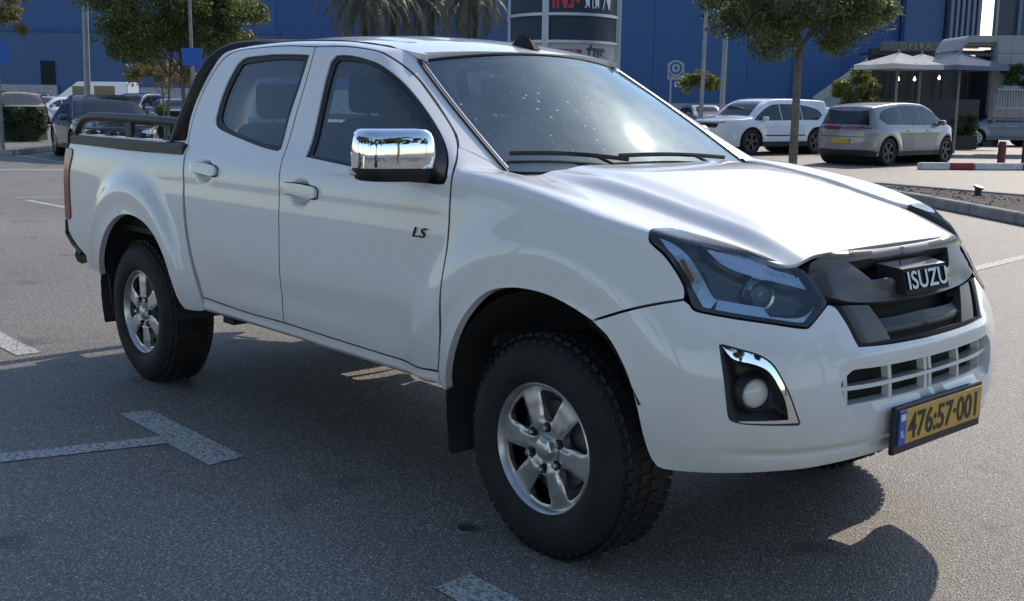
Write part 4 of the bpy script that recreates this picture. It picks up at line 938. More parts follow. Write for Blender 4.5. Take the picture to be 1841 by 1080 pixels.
def suv_def(L=4.6,Wd=1.88,H=1.64):
    f=L/2
    return dict(cat='car',L=L,W=Wd,R=.355,wheels=(-1.38,1.38),belt=.98,
      top=[(-f-.1,1.10),(-f+.02,1.38),(-f+.25,H-.15),(-f+.7,H-.07),(-.3,H),(.3,H-.02),(.75,H-.14),(1.05,H-.35),(1.35,1.12),(1.6,1.05),(2.0,.99),(f-.1,.90),(f+.1,.72)],
      front=[(.16,.10),(.35,.02),(.5,0),(.7,.01),(.8,.06),(.9,.14),(1.1,.40)],back=[(.16,.10),(.35,.01),(.55,0),(.8,.02),(1.0,.07),(1.2,.20),(1.5,.42),(1.7,.52)],
      ws=(1.30,.62,.66,.54),rwv=(1.04,1.44,.74,.66),
      side_glass=[[(-1.50,1.09),(-1.72,1.22),(-1.55,1.40),(-1.2,1.49),(-.80,1.54),(-.80,1.05),(-1.4,1.06)],[(-.765,1.05),(-.765,1.56),(-.1,1.565),(.10,1.56),(.10,1.035)],[(.135,1.035),(.135,1.555),(.42,1.53),(.80,1.38),(1.12,1.18),(1.28,1.04),(.9,1.03)]],
      mirror=(.92,1.08),handles=(-.55,.38),
      seams=[[(.12,.35),(.12,1.03)],[(-.78,.55),(-.82,.7),(-.78,1.05)],[(1.16,1.0),(1.02,.8),(1.0,.4)]],
      dark=[[(-.98,.25),(.98,.25),(.98,.37),(-.98,.37)]])
def sedan_def(L=4.65,Wd=1.82,H=1.45):
    f=L/2
    return dict(cat='car',L=L,W=Wd,R=.325,wheels=(-1.34,1.36),belt=.90,
      top=[(-f-.1,.80),(-f+.05,1.0),(-1.95,1.07),(-1.7,1.10),(-1.3,1.24),(-.85,1.39),(-.2,H),(.15,H-.01),(.5,H-.11),(.95,H-.36),(1.25,.99),(1.6,.92),(2.0,.84),(f-.08,.74),(f+.1,.60)],
      front=[(.16,.10),(.35,.02),(.45,0),(.6,.02),(.7,.10),(.85,.3)],back=[(.16,.10),(.35,.01),(.55,0),(.8,.02),(1.0,.09),(1.2,.2)],
      ws=(1.18,.42,.62,.50),rw=(-1.72,-1.02,.58,.48),
      side_glass=[[(-1.45,1.02),(-1.30,1.14),(-1.0,1.27),(-.60,1.32),(-.52,.965),(-1.2,.97)],[(-.48,.965),(-.54,1.325),(-.1,1.345),(.12,1.335),(.14,.955)],[(.18,.955),(.16,1.335),(.45,1.27),(.80,1.10),(1.02,.965)]],
      mirror=(.80,.99),handles=(-.42,.32),seams=[[(.14,.35),(.14,.95)],[(-.50,.35),(-.50,.95)]],rim=CM['alloy'],spokes=9)
# ---------------- the place: positions are (depth ahead of the car park aisle, metres to the right) ----------------
CX,CY=2.5945,-3.3312; FX,FY=-.74541,.66661; RX,RY=.66661,.74541
def site(d,l,z=0.0): return Vector((CX+FX*d+RX*l,CY+FY*d+RY*l,z))
YAW=math.atan2(RY,RX)     # local +x runs to the right along the building line, local +y away
def sitebox(name,d,l,z,s,m,parent=None,bev=0,rz=0,kind=None):
    """box centred at site position, size (along, deep, high)"""
    p=site(d,l,z); o=box(name,(0,0,0),s,m,None,bev=bev,kind=kind); o.location=p; o.rotation_euler=(0,0,YAW+rz)
    if parent: o.parent=parent; o.matrix_parent_inverse=parent.matrix_world.inverted()
    return o
_cf=camo.matrix_world.to_3x3()@Vector((0,0,-1));_cr=camo.matrix_world.to_3x3()@Vector((1,0,0));_cu=camo.matrix_world.to_3x3()@Vector((0,1,0))
def sight(px,py,d):
    """surveyed height above ground and metres to the right of something seen at (px,py), standing d ahead"""
    v=_cf+_cr*((px-920.5)/2033.756)-_cu*((py-540)/2033.756); t=d/(v.x*FX+v.y*FY); return (v.x*RX+v.y*RY)*t, 1.495+v.z*t
def root_at(name,label,cat,d,l,rz=0,group=None): return thing(name,label,cat,site(d,l),YAW+rz,group)
def struct(o): o['kind']='structure'; return o
# asphalt
def asphalt():
    m=bpy.data.materials.new('asphalt'); m.use_nodes=True; nt=m.node_tree; b=nt.nodes['Principled BSDF']; N=nt.nodes.new; L=nt.links.new
    tc=N('ShaderNodeTexCoord')
    v=N('ShaderNodeTexVoronoi'); v.inputs['Scale'].default_value=135; v.inputs['Randomness'].default_value=1; L(tc.outputs['Object'],v.inputs['Vector'])
    vr=N('ShaderNodeSeparateColor'); L(v.outputs['Color'],vr.inputs[0])
    st=N('ShaderNodeValToRGB'); e=st.color_ramp.elements; e[0].position=0;e[0].color=(.205,.185,.16,1);e[1].position=1;e[1].color=(.88,.80,.69,1)  # palest stones also carry sun sparkle in their colour
    q=st.color_ramp.elements.new(.45);q.color=(.285,.255,.22,1);q=st.color_ramp.elements.new(.84);q.color=(.43,.385,.33,1)
    L(vr.outputs[0],st.inputs[0])
    # binder between stones
    ds=N('ShaderNodeMapRange'); ds.inputs[1].default_value=.25; ds.inputs[2].default_value=.60; L(v.outputs['Distance'],ds.inputs[0])
    mb=N('ShaderNodeMix'); mb.data_type='RGBA'; mb.inputs[7].default_value=(.14,.128,.112,1); L(ds.outputs[0],mb.inputs[0]); L(st.outputs[0],mb.inputs[6])
    # large tonal patches and stains
    n1=N('ShaderNodeTexNoise'); n1.inputs['Scale'].default_value=.22; n1.inputs['Detail'].default_value=8; L(tc.outputs['Object'],n1.inputs['Vector'])
    r1=N('ShaderNodeMapRange'); r1.inputs[1].default_value=.3; r1.inputs[2].default_value=.7; r1.inputs[3].default_value=.80; r1.inputs[4].default_value=1.16; L(n1.outputs['Fac'],r1.inputs[0])
    n2=N('ShaderNodeTexNoise'); n2.inputs['Scale'].default_value=2.6; n2.inputs['Detail'].default_value=6; L(tc.outputs['Object'],n2.inputs['Vector'])
    r2=N('ShaderNodeMapRange'); r2.inputs[1].default_value=.61; r2.inputs[2].default_value=.72; r2.inputs[3].default_value=1; r2.inputs[4].default_value=.55; L(n2.outputs['Fac'],r2.inputs[0])
    # fine cracks
    n3=N('ShaderNodeTexVoronoi'); n3.feature='DISTANCE_TO_EDGE'; n3.inputs['Scale'].default_value=.35
    wn=N('ShaderNodeTexNoise'); wn.inputs['Scale'].default_value=1.5; wn.inputs['Detail'].default_value=5; L(tc.outputs['Object'],wn.inputs['Vector'])
    wa=N('ShaderNodeVectorMath'); wa.operation='MULTIPLY_ADD'; wa.inputs[1].default_value=(1.2,1.2,0); L(wn.outputs['Color'],wa.inputs[0]); L(tc.outputs['Object'],wa.inputs[2]); L(wa.outputs[0],n3.inputs['Vector'])
    r3=N('ShaderNodeMapRange'); r3.inputs[1].default_value=0; r3.inputs[2].default_value=.004; r3.inputs[3].default_value=1.0; r3.inputs[4].default_value=1; L(n3.outputs['Distance'],r3.inputs[0])
    k1=N('ShaderNodeMath');k1.operation='MULTIPLY';L(r1.outputs[0],k1.inputs[0]);L(r2.outputs[0],k1.inputs[1])
    k2=N('ShaderNodeMath');k2.operation='MULTIPLY';L(k1.outputs[0],k2.inputs[0]);L(r3.outputs[0],k2.inputs[1])
    # old paint ghost near the front wheel
    mp=N('ShaderNodeMapping');mp.vector_type='POINT';mp.inputs['Location'].default_value=(.62*1.5,1.62*2.6,0);mp.inputs['Scale'].default_value=(1.5,2.6,1);L(tc.outputs['Object'],mp.inputs['Vector'])
    ln=N('ShaderNodeVectorMath');ln.operation='LENGTH';L(mp.outputs[0],ln.inputs[0])
    gm_=N('ShaderNodeMapRange');gm_.inputs[1].default_value=1.15;gm_.inputs[2].default_value=.2;gm_.inputs[3].default_value=0;gm_.inputs[4].default_value=.38;L(ln.outputs['Value'],gm_.inputs[0])
    n5=N('ShaderNodeTexNoise');n5.inputs['Scale'].default_value=70;n5.inputs['Detail'].default_value=4;L(tc.outputs['Object'],n5.inputs['Vector'])
    g5=N('ShaderNodeMapRange');g5.inputs[1].default_value=.5;g5.inputs[2].default_value=.62;L(n5.outputs['Fac'],g5.inputs[0])
    m5=N('ShaderNodeMath');m5.operation='MULTIPLY';L(gm_.outputs[0],m5.inputs[0]);L(g5.outputs[0],m5.inputs[1])
    mg=N('ShaderNodeMix');mg.data_type='RGBA';mg.inputs[7].default_value=(.62,.64,.66,1);L(m5.outputs[0],mg.inputs[0]);L(mb.outputs[2],mg.inputs[6]);mb=mg
    sc=N('ShaderNodeVectorMath');sc.operation='SCALE';L(mb.outputs[2],sc.inputs[0]);L(k2.outputs[0],sc.inputs['Scale'])
    L(sc.outputs[0],b.inputs['Base Color']); b.inputs['Roughness'].default_value=.58; b.inputs['Specular IOR Level'].default_value=.38
    bp=N('ShaderNodeBump');bp.inputs['Strength'].default_value=.9;bp.inputs['Distance'].default_value=.005;bp.invert=True;L(v.outputs['Distance'],bp.inputs['Height']);L(bp.outputs['Normal'],b.inputs['Normal'])
    return m
M['asphalt']=asphalt()
def worn_paint(name,col,wear=.5,scale=38):
    """road paint worn through to the stones"""
    m=M['asphalt'].copy(); m.name=name; nt=m.node_tree; b=nt.nodes['Principled BSDF']; N=nt.nodes.new; L=nt.links.new
    src=b.inputs['Base Color'].links[0].from_socket
    tc=[n for n in nt.nodes if n.type=='TEX_COORD'][0]
    n=N('ShaderNodeTexNoise'); n.inputs['Scale'].default_value=scale; n.inputs['Detail'].default_value=6; L(tc.outputs['Object'],n.inputs['Vector'])
    r=N('ShaderNodeMapRange'); r.inputs[1].default_value=wear-.05; r.inputs[2].default_value=wear+.10; r.inputs[3].default_value=.85; r.inputs[4].default_value=0; L(n.outputs['Fac'],r.inputs[0])
    mx=N('ShaderNodeMix'); mx.data_type='RGBA'; mx.inputs[7].default_value=(*col,1); L(r.outputs[0],mx.inputs[0]); L(src,mx.inputs[6]); L(mx.outputs[2],b.inputs['Base Color'])
    return m
M['line']=worn_paint('road_paint',(.60,.60,.58),.50,75)
M['faint']=worn_paint('faded_road_paint',(.30,.33,.37),.34,55)
M['concrete']=mat('concrete',(.40,.385,.36),.85,noise=(3,.25,8),bump=(40,.3,.004))
M['kerb_dark']=mat('kerb_stone',(.26,.25,.235),.85,noise=(5,.3,7),bump=(50,.4,.004))
M['kerb_w']=mat('kerb_white_paint',(.62,.61,.59),.7,noise=(9,.25,6)); M['kerb_r']=mat('kerb_red_paint',(.30,.028,.028),.6,noise=(9,.3,6))
g0=mesh('ground',[(-400,-400,0),(400,-400,0),(400,400,0),(-400,400,0)],[(0,1,2,3)],M['asphalt']); struct(g0)
def sheet(name,quads,m,z=.004):
    V=[];F=[]
    for q in quads:
        F.append(tuple(range(len(V),len(V)+len(q))));V+=[(x,y,z) for x,y in q]
    o=mesh(name,V,F,m); return struct(o)
def strip(a,b,w):
    a,b=Vector(a),Vector(b);n=(b-a).normalized();n=Vector((-n.y,n.x))*w/2;return [tuple(a+n),tuple(b+n),tuple(b-n),tuple(a-n)]
# bay T near the camera: stem and crossbar
sheet('bay_marking',[[(-2.069,-1.250),(-1.952,-1.278),(-2.80,-4.2),(-2.92,-4.2)]],M['line'])
sheet('bay_marking',[[(-2.54,-1.245),(-2.50,-1.100),(-1.575,-1.110),(-1.56,-1.275),(-1.952,-1.279),(-2.069,-1.251)]],M['line'])
sheet('bay_marking',[[(-.02,-1.30),(-.035,-1.145),(.90,-1.17),(.91,-1.325)]],M['line'])
sheet('bay_marking',[[(.50,-1.325),(.61,-1.325),(.02,-4.2),(-.10,-4.2)]],M['line'])
sheet('bay_marking',[[(-4.95,-1.05),(-4.10,-1.06),(-4.10,-1.20),(-4.95,-1.20)]],M['line'])
#sheet('faded_bay_marking',[[(-1.45,-1.95),(-1.15,-1.55),(-.75,-1.30),(-.38,-1.02),(-.20,-1.10),(-.22,-1.32),(-.30,-1.60),(-.42,-1.95),(-.85,-2.2)]],M['faint'])
sheet('bay_marking',[strip((-14.75,2.3),(-14.35,2.95),.13),strip((-14.2,2.3),(-11.8,2.35),.12)],M['line'])
sheet('bay_marking',[strip((-2.3,6.2),(-2.75,12.0),.13)],M['line'])
sheet('bay_marking',[strip((-8.05,15.3),(-7.8,17.1),.12),strip((-6.9,21.2),(-3.0,24.0),.12),strip((-13.5,20.5),(-6,26.0),.12)],M['line'])
sheet('bay_marking',[strip((-27.2,6.4),(-22.9,6.2),.14),strip((-21.4,4.2),(-20.7,5.4),.3)],M['line'])
# small iron cover
lathe('survey_cover',[(0,.006),(.030,.006),(.034,.0085),(.040,.0085),(.043,.0)],mat('worn_iron',(.11,.115,.12),.5,.5),None,n=28,axis='Z',loc=(-.335,-.905,0)); tag(bpy.data.objects['survey_cover'],'small round metal survey cover set in the asphalt beside the front tyre','metal cover')
# planted island on the right: kerb ring and bare soil
isl=thing('planting_island','raised kerbed planting island of bare soil behind the pickup hood','planting bed',(-4.5,14.5,0))
def poly_kerb(pts,w,h,m,parent,name='kerbstone',gap=.012,L=1.0):
    for a,b in zip(pts[:-1],pts[1:]):
        a,b=Vector(a),Vector(b);n=max(1,int(round((b-a).length/L)));d=(b-a)/n
        for i in range(n):
            c_=a+d*(i+.5);o=box(name,(0,0,0),(d.length-gap,w,h),m if not isinstance(m,(list,tuple)) else m[i%len(m)],None,bev=.018)
            o.location=(c_.x,c_.y,h/2);o.rotation_euler=(0,0,math.atan2(d.y,d.x)); 
            o.parent=parent; o.matrix_parent_inverse=parent.matrix_world.inverted()
bpy.context.view_layer.update()
KP=[(-8.2,14.3),(-5.95,12.85),(-3.95,11.40),(-1.2,9.4)]
poly_kerb(KP,.16,.155,M['kerb_dark'],isl)
KF=[(-8.2,14.6),(-7.9,15.8),(-5.4,14.9),(-1.2,12.2)]
KF=[(-8.35,14.55),(-8.1,15.0),(-6.66,14.75),(-5.3,14.55),(-2.0,13.4)]
poly_kerb(KF,.16,.155,M['kerb_dark'],isl)
M['soil']=mat('dry_soil',(.085,.062,.055),.95,noise=(4,.5,9,(.045,.036,.032)),bump=(16,1,.04))
so_=mesh('soil',[(x,y,.13) for x,y in [(-8.2,14.4),(-5.95,12.95),(-3.95,11.5),(-1.2,9.5),(-2.0,13.3),(-5.3,14.45),(-6.66,14.65),(-8.1,14.9)]],[tuple(range(8))],M['soil']); so_.parent=isl; so_.matrix_parent_inverse=isl.matrix_world.inverted()
box_=bmesh.new(); sweep(box_,[(-5.85,14.05,.10),(-5.85,14.05,.24)],.055,8); sweep(box_,[(-5.85,14.05,.24),(-5.84,14.05,.27)],.085,8); bo=bmobj('irrigation_cap',box_,M['black'],None,True); tag(bo,'small black irrigation cap sticking out of the soil island','pipe cap')
# scatter of stones and dry leaves on the soil
V=[];F=[]
for i in range(260):
    t=random.random();x=-7.6+5.6*t;yl=14.4-(x+8.2)*.70+.15;yh=14.75-max(0,x+5.5)*.3;y=random.uniform(min(yl,yh-.1),yh);s=random.uniform(.01,.035);k=len(V)
    for dx,dy,dz in ((1,0,0),(-.5,.9,0),(-.5,-.9,0),(0,0,1)): V.append((x+dx*s*random.uniform(.6,1.2),y+dy*s,.13+dz*s*.9))
    F+=[(k,k+1,k+3),(k+1,k+2,k+3),(k+2,k,k+3)]
o=mesh('soil_clods',V,F,mat('pale_stone',(.20,.165,.14),.9,noise=(3,.5,3)),isl,kind='stuff'); o.matrix_parent_inverse=isl.matrix_world.inverted()
# red and white kerb island further back with bollards
ki=thing('painted_kerb','low traffic island edged with red and white painted kerb behind the silver hatchback','kerb',tuple(site(28.5,12.5)))
bpy.context.view_layer.update()
cols=[M['kerb_w'],M['kerb_r']]
a=site(27.4,9.75);b=site(28.6,19.5)
seg=[.75,.62,1.25,.68,1.25,.68,1.25,.68,1.25,.68]
p=Vector((a.x,a.y));dd=(Vector((b.x,b.y))-p).normalized()
for i,L_ in enumerate(seg):
    o=box('kerbstone',(0,0,0),(L_-.012,.25,.17),cols[0 if i%2==0 else 1],None,bev=.03); c_=p+dd*(L_/2); o.location=(c_.x,c_.y,.085); o.rotation_euler=(0,0,math.atan2(dd.y,dd.x)); o.parent=ki; o.matrix_parent_inverse=ki.matrix_world.inverted(); p+=dd*L_
M['redpost']=mat('red_bollard_paint',(.13,.02,.02),.5,noise=(6,.3,4))
for i,(d,l,lab) in enumerate(((29.6,12.66,'dark red bollard on the kerb island in front of the parked sedan'),(29.9,13.42,'second dark red bollard at the right edge of the photo'),(30.2,14.9,'third dark red bollard beyond the right edge'))):
    if i==2: break
    p=site(d,l); o=lathe('bollard',[(0,.64),(.07,.635),(.095,.60),(.10,.55),(.10,0)],M['redpost'],None,n=20,axis='Z'); o.location=p; tag(o,lab,'bollard','red bollards on the kerb island')
# ---------------- blue store ----------------
def corr(name,col,scale,axis=0):
    m=mat(name,col,.55,.0,.4); nt=m.node_tree; b=nt.nodes['Principled BSDF']; tc=nt.nodes.new('ShaderNodeTexCoord'); w=nt.nodes.new('ShaderNodeTexWave'); w.inputs['Scale'].default_value=scale; w.wave_profile='SIN'
    nt.links.new(tc.outputs['Object'],w.inputs['Vector']); bp=nt.nodes.new('ShaderNodeBump'); bp.inputs['Strength'].default_value=.3; bp.inputs['Distance'].default_value=.02; nt.links.new(w.outputs['Fac'],bp.inputs['Height']); nt.links.new(bp.outputs['Normal'],b.inputs['Normal'])
    n=nt.nodes.new('ShaderNodeTexNoise'); n.inputs['Scale'].default_value=.15; n.inputs['Detail'].default_value=4; nt.links.new(tc.outputs['Object'],n.inputs['Vector'])
    r=nt.nodes.new('ShaderNodeMix'); r.data_type='RGBA'; r.inputs[6].default_value=(*col,1); r.inputs[7].default_value=(*[c*.8 for c in col],1); nt.links.new(n.outputs['Fac'],r.inputs[0]); nt.links.new(r.outputs[2],b.inputs['Base Color'])
    return m
M['bluew']=corr('blue_cladding',(.036,.098,.245),1.6); M['bluew2']=corr('dull_blue_cladding',(.055,.11,.235),1.6); M['bluew3']=corr('deep_blue_cladding',(.026,.078,.235),1.6)
D=92
st=root_at('blue_store','huge windowless blue clad store closing the view behind the car park','building',D,0)
bpy.context.view_layer.update()
def sb(name,l0,l1,z0,z1,m,d0=D,deep=.3,bev=0): return sitebox(name,d0+deep/2,(l0+l1)/2,(z0+z1)/2,(l1-l0,deep,z1-z0),m,st,bev)
sb('core',-75,33.4,0,24,M['bluew2'],D+1.2,40)
# cladding panels one by one, joints between
edges=[-75,-66,-57,-48.5,-41.5,-34,-26.5,-19,-11.5,-4,3.5,11,18.5,26,30.4]
for i in range(len(edges)-1):
    l0,l1=edges[i]+.014,edges[i+1]-.014
    left=l1<-18
    z1=6.6 if left else 12
    sb('cladding_panel',l0,l1,.05,z1-.03,M['bluew2'] if left else (M['bluew3'] if (i in (7,8,13)) else M['bluew']),D,.25)
    sb('cladding_panel',l0,l1,z1+.03,24,M['bluew'] if left or i%3 else M['bluew3'],D-.02,.27)
sb('base_wall',-75,-36.5,0,2.3,M['concrete'],D-.35,.3); sb('base_wall',-31,-8,0,2.2,M['concrete'],D-.35,.3)
sb('service_door',-37.8,-36.7,0,4.2,M['void'],D-.12,.1)
sb('doorway',27.1,27.9,2.6,4.6,M['void'],D-.12,.1)
for l_ in (-59,-44,-22.6,-7.8,7.3,22.2): sb('downpipe',l_-.09,l_+.09,0,24,M['bluew2'],D-.22,.16)
for l_,z_0 in ((-52,7.4),(-30,7.4),(-12,8.2),(2,8.2),(15,8.2)): sb('wall_lamp',l_-.3,l_+.3,z_0,z_0+.22,M['black'],D-.5,.45)
sb('wall_trim',-75,-18.6,6.45,6.75,M['bluew3'],D-.10,.08)
# grey ribbed tower at the right end of the store
M['rib']=mat('grey_rib',(.16,.19,.25),.6); M['ribdark']=mat('dark_rib_gap',(.03,.045,.08),.6)
M['grey']=mat('grey_render',(.30,.31,.33),.8,noise=(2,.2,5))
sb('ribbed_tower',33.6,36.2,0,20,M['ribdark'],D-1.5,8)
for i in range(6): sb('rib',33.75+i*.42,33.96+i*.42,4,20,M['rib'],D-1.75,.22)
sb('blue_end_wall',30.5,33.5,0,22,M['bluew2'],D-1.0,6)
# ramp / outside stair
bm=bmesh.new()
a,b=site(86,21.6),site(86,26.9)
def prism(bm,pts,a,b):
    pass
V=[(0,0,1.1),(5.6,0,5.5),(7.6,0,5.5),(7.6,0,4.4),(6.0,0,4.2),(1.9,0,0),(0,0,0)];k=len(V);V+=[(x,1.6,z) for x,_,z in V]
F=[tuple(range(k)),tuple(range(2*k-1,k-1,-1))]+[(i,(i+1)%k,k+(i+1)%k,k+i) for i in range(k)]
rmp=mesh('outside_stair',[(x,y,z+.2) for x,y,z in V],F,M['grey']); rmp.location=site(86,22.3); rmp.rotation_euler=(0,0,YAW); tag(rmp,'grey diagonal outside stair climbing the blue wall left of the cafe','stair')
V=[(0,-.1,1.2),(5.6,-.1,5.7),(5.6,-.1,6.3),(0,-.1,2.1)];o=mesh('parapet',V+[(x,0,z) for x,_,z in V],[(0,1,2,3),(7,6,5,4),(0,1,5,4),(3,2,6,7)],M['concrete'],rmp)
# second building to the right of the sky gap
b2=root_at('dark_building','tall dark blue grey building right of the strip of sky','building',96,44); bpy.context.view_layer.update()
M['slate']=mat('slate_blue_cladding',(.05,.075,.13),.5,noise=(.4,.2,4))
for nm,l0,l1,z0,z1,mm in (('wall',40.6,75,0,26,M['slate']),('window_band',43,60,6.6,8.4,CM['glassd']),('window_band',43,60,9.8,11.6,CM['glassd'])):
    sitebox(nm,97 if nm=='wall' else 94.9,(l0+l1)/2,(z0+z1)/2,(l1-l0,4 if nm=='wall' else .1,z1-z0),mm,b2)
for i in range(6): sitebox('wall_fin',94.8,41+i*2.6,13,(.25,.4,26),M['rib'],b2)
# slim mast and trees in the sky gap
p=site(70,28.95); mp=tube('mast',[(0,0,0),(0,0,9.5)],.07,M['grey'],None,n=8); mp.location=p; tag(mp,'thin grey mast standing in the gap of sky between the buildings','mast')
# ---------------- sign drum ----------------
TD=31.0; TL=sight(1012,60,TD)[0]
sg=root_at('sign_drum','round advertising pylon with steel rings and Hebrew shop lettering behind the cab roof','sign pylon',TD,TL); bpy.context.view_layer.update()
RXx,RYy=1.47,1.9
def drum(name,z0,z1,m,k=1.0,n=64,inset=0):
    V=[];F=[]
    for i in range(n):
        a=2*math.pi*i/n
        for z in (z0,z1): V.append((RXx*k*math.cos(a),RYy*k*math.sin(a),z))
    for i in range(n): j=(i+1)%n; F.append((2*i,2*j,2*j+1,2*i+1))
    F+=[tuple(2*i for i in range(n))[::-1],tuple(2*i+1 for i in range(n))]
    return mesh(name,V,F,m,sg,smooth=True,angle=40)
M['signdark']=mat('dark_sign_film',(.030,.050,.07),.6,spec=.25); M['signgrey']=mat('grey_sign_face',(.42,.41,.42),.6,noise=(2,.12,4)); M['ring']=mat('painted_steel_ring',(.46,.48,.52),.4,.3)
M['signred']=mat('red_letters',(.50,.035,.055),.5); M['signmaroon']=mat('maroon_panel',(.20,.03,.06),.5); M['signink']=mat('dark_letters',(.02,.035,.06),.5)
zz=lambda py:sight(1014,py,TD-1.6)[1]
drum('face_panel',.1,zz(77),M['signgrey'],.985); drum('face_panel',zz(73),zz(28),M['signdark'],.98); drum('face_panel',zz(24),zz(-60),M['signdark'],.985); drum('face_panel',zz(-63),zz(-130),M['signgrey'],.985)
for y in (75,26,-61): drum('ring',zz(y)-.035,zz(y)+.035,M['ring'],1.02)
for a,wd in ((-1.93,.07),(-.28,.08),(-2.9,.05)):
    q=bmesh.new(); bbox(q,(RXx*1.0*math.cos(a),RYy*1.0*math.sin(a),3.2),(.17 if wd>.06 else .08,.10,6.2),.01,Matrix.Identity(3)); bmobj('mullion',q,M['ring'],sg)
def wrap(x0,z0,k=1.0):
    def f(c):
        s=(x0+c.x)/RXx; s=max(-.999,min(.999,s)); a=math.asin(s); return (RXx*k*math.sin(a),-RYy*k*math.cos(a)-.004-c.z,z0+c.y)
    return f
textmesh('sign_lettering','תותלד',.52,.004,M['white_flat'],sg,None,xs=.50,fn=wrap(.82,zz(3),.99),offset=.003,spacing=1.05)
textmesh('sign_lettering','רודנפ',.56,.004,M['signred'],sg,None,xs=.72,fn=wrap(-.02,zz(2),.99),offset=.018)
textmesh('sign_lettering','גלופ',.50,.004,M['signink'],sg,None,xs=.62,fn=wrap(.80,zz(97),.992),offset=.010)
V=[];F=[]
for i in range(13):
    x=-.25+.66*i/12;f_=wrap(x,0,.99)
    for z in (zz(112),zz(89)): q=f_(Vector((0,0,0)));V.append((q[0],q[1]+.001,z))
for i in range(12): F.append((2*i,2*i+2,2*i+3,2*i+1))
mesh('maroon_panel',V,F,M['signmaroon'],sg)
textmesh('sign_lettering','תוינח·',.34,.004,M['signgrey'],sg,None,xs=.7,fn=wrap(.07,zz(98),.992),offset=.004)
# ---------------- poles, small signs ----------------
M['pole']=mat('galvanised_pole',(.30,.31,.32),.6,.2,noise=(5,.2,4)); M['poled']=mat('weathered_pole',(.27,.26,.24),.7,noise=(8,.3,4))
def pole(name,px,d,h,r,m,label,cat='lamp post',lean=0,r2=None):
    p=site(d,sight(px,180,d)[0]); bm=bmesh.new(); sweep(bm,[(0,0,0),(lean*.5,0,h*.5),(lean,0,h)],r,10,rf=lambda t:r*(1-t)+(r2 or r*.7)*t); sweep(bm,[(0,0,0),(0,0,.25)],r*1.7,10)
    o=bmobj(name,bm,m,None,True); o.location=p; o.rotation_euler=(0,0,YAW); return tag(o,label,cat)
pole('lamp_post',156,35,9,.100,M['pole'],'tall pale lamp post rising behind the black saloon at the left',lean=.20)
pole('lamp_post',1261,37,8,.072,M['pole'],'slim lamp post, left one of the pair left of the right hand tree',lean=.06)
pole('lamp_post',1298,36,8,.092,M['pole'],'thicker lamp post, right one of the pair left of the right hand tree',lean=.05)
# banner pole at the far left and the hanging blue sign
bp_=root_at('banner_pole','grey pole carrying a small blue banner at the left edge of the photo','banner pole',29.5,(8-920.5)/2034*29.5); bpy.context.view_layer.update()
tube('pole',[(0,0,0),(-.02,0,6)],.055,M['poled'],bp_,n=10); M['bluesign']=mat('blue_banner',(.012,.10,.42),.5)
box('banner',(.06,-.07,2.55),(.62,.02,.54),M['bluesign'],bp_,bev=.004)
bq=root_at('hanging_sign','plain blue sign board on a thin pole behind the roll bar','sign',28,(352-920.5)/2034*28); bpy.context.view_layer.update()
tube('pole',[(0,0,0),(-.02,0,4.6)],.038,M['poled'],bq,n=10)
V=[(-.25,-.05,2.66),(.25,-.05,2.66),(.22,-.05,2.25),(-.22,-.05,2.25)];mesh('board',V+[(x,-.03,z) for x,_,z in V],[(0,1,2,3),(7,6,5,4),(0,1,5,4),(1,2,6,5),(2,3,7,6),(3,0,4,7)],M['bluesign'],bq)
rs=root_at('round_sign','pale square frame holding a round emblem in front of the blue wall','sign',50,(1204-920.5)/2034*50); bpy.context.view_layer.update()
M['palef']=mat('pale_frame',(.34,.37,.42),.6); z_=lambda py,d:sight(1204,py,d)[1]
bm=bmesh.new()
for x in (-.33,.33): sweep(bm,[(x,0,z_(142,50)),(x,0,z_(113,50))],.03,6)
sweep(bm,[(-.33,0,z_(142,50)),(.33,0,z_(142,50))],.03,6); sweep(bm,[(-.33,0,z_(116,50)),(-.15,0,z_(110,50)),(.15,0,z_(110,50)),(.33,0,z_(116,50))],.03,6); sweep(bm,[(-.2,0,0),(-.2,0,z_(142,50))],.04,6)
bmobj('frame',bm,M['palef'],rs,True)
bm=bmesh.new(); sweep(bm,[(.30*math.cos(a),0,z_(122,50)+.30*math.sin(a)) for a in np.linspace(0,2*math.pi,25)],.035,6); sweep(bm,[(.13*math.cos(a),0,z_(122,50)+.13*math.sin(a)) for a in np.linspace(0,2*math.pi,17)],.06,6); bmobj('emblem_ring',bm,M['palef'],rs,True)
box('lower_panel',(0,0,z_(138,50)),(.62,.03,.14),M['grey'],rs); box('notice',(.13,-.02,z_(151,50)),(.34,.03,.24),mat('white_notice',(.5,.5,.52),.6),rs)
# ---------------- vegetation ----------------
def leaf_mat(name,c1,c2,tr=.35):
    m=bpy.data.materials.new(name); m.use_nodes=True; nt=m.node_tree; nt.nodes.clear(); N=nt.nodes.new; L=nt.links.new
    out=N('ShaderNodeOutputMaterial'); d=N('ShaderNodeBsdfPrincipled'); d.inputs['Roughness'].default_value=.5; t=N('ShaderNodeBsdfTranslucent'); mx=N('ShaderNodeMixShader'); mx.inputs[0].default_value=tr
    g=N('ShaderNodeNewGeometry'); r=N('ShaderNodeValToRGB'); r.color_ramp.elements[0].color=(*c1,1); r.color_ramp.elements[1].color=(*c2,1); L(g.outputs['Random Per Island'],r.inputs[0])
    L(r.outputs[0],d.inputs['Base Color']); L(r.outputs[0],t.inputs[0]); L(d.outputs[0],mx.inputs[1]); L(t.outputs[0],mx.inputs[2]); L(mx.outputs[0],out.inputs[0]); return m
M['leafd']=leaf_mat('ficus_leaves',(.050,.082,.022),(.19,.21,.065),.5); M['leafy']=leaf_mat('sunny_leaves',(.09,.12,.02),(.22,.24,.06),.5)
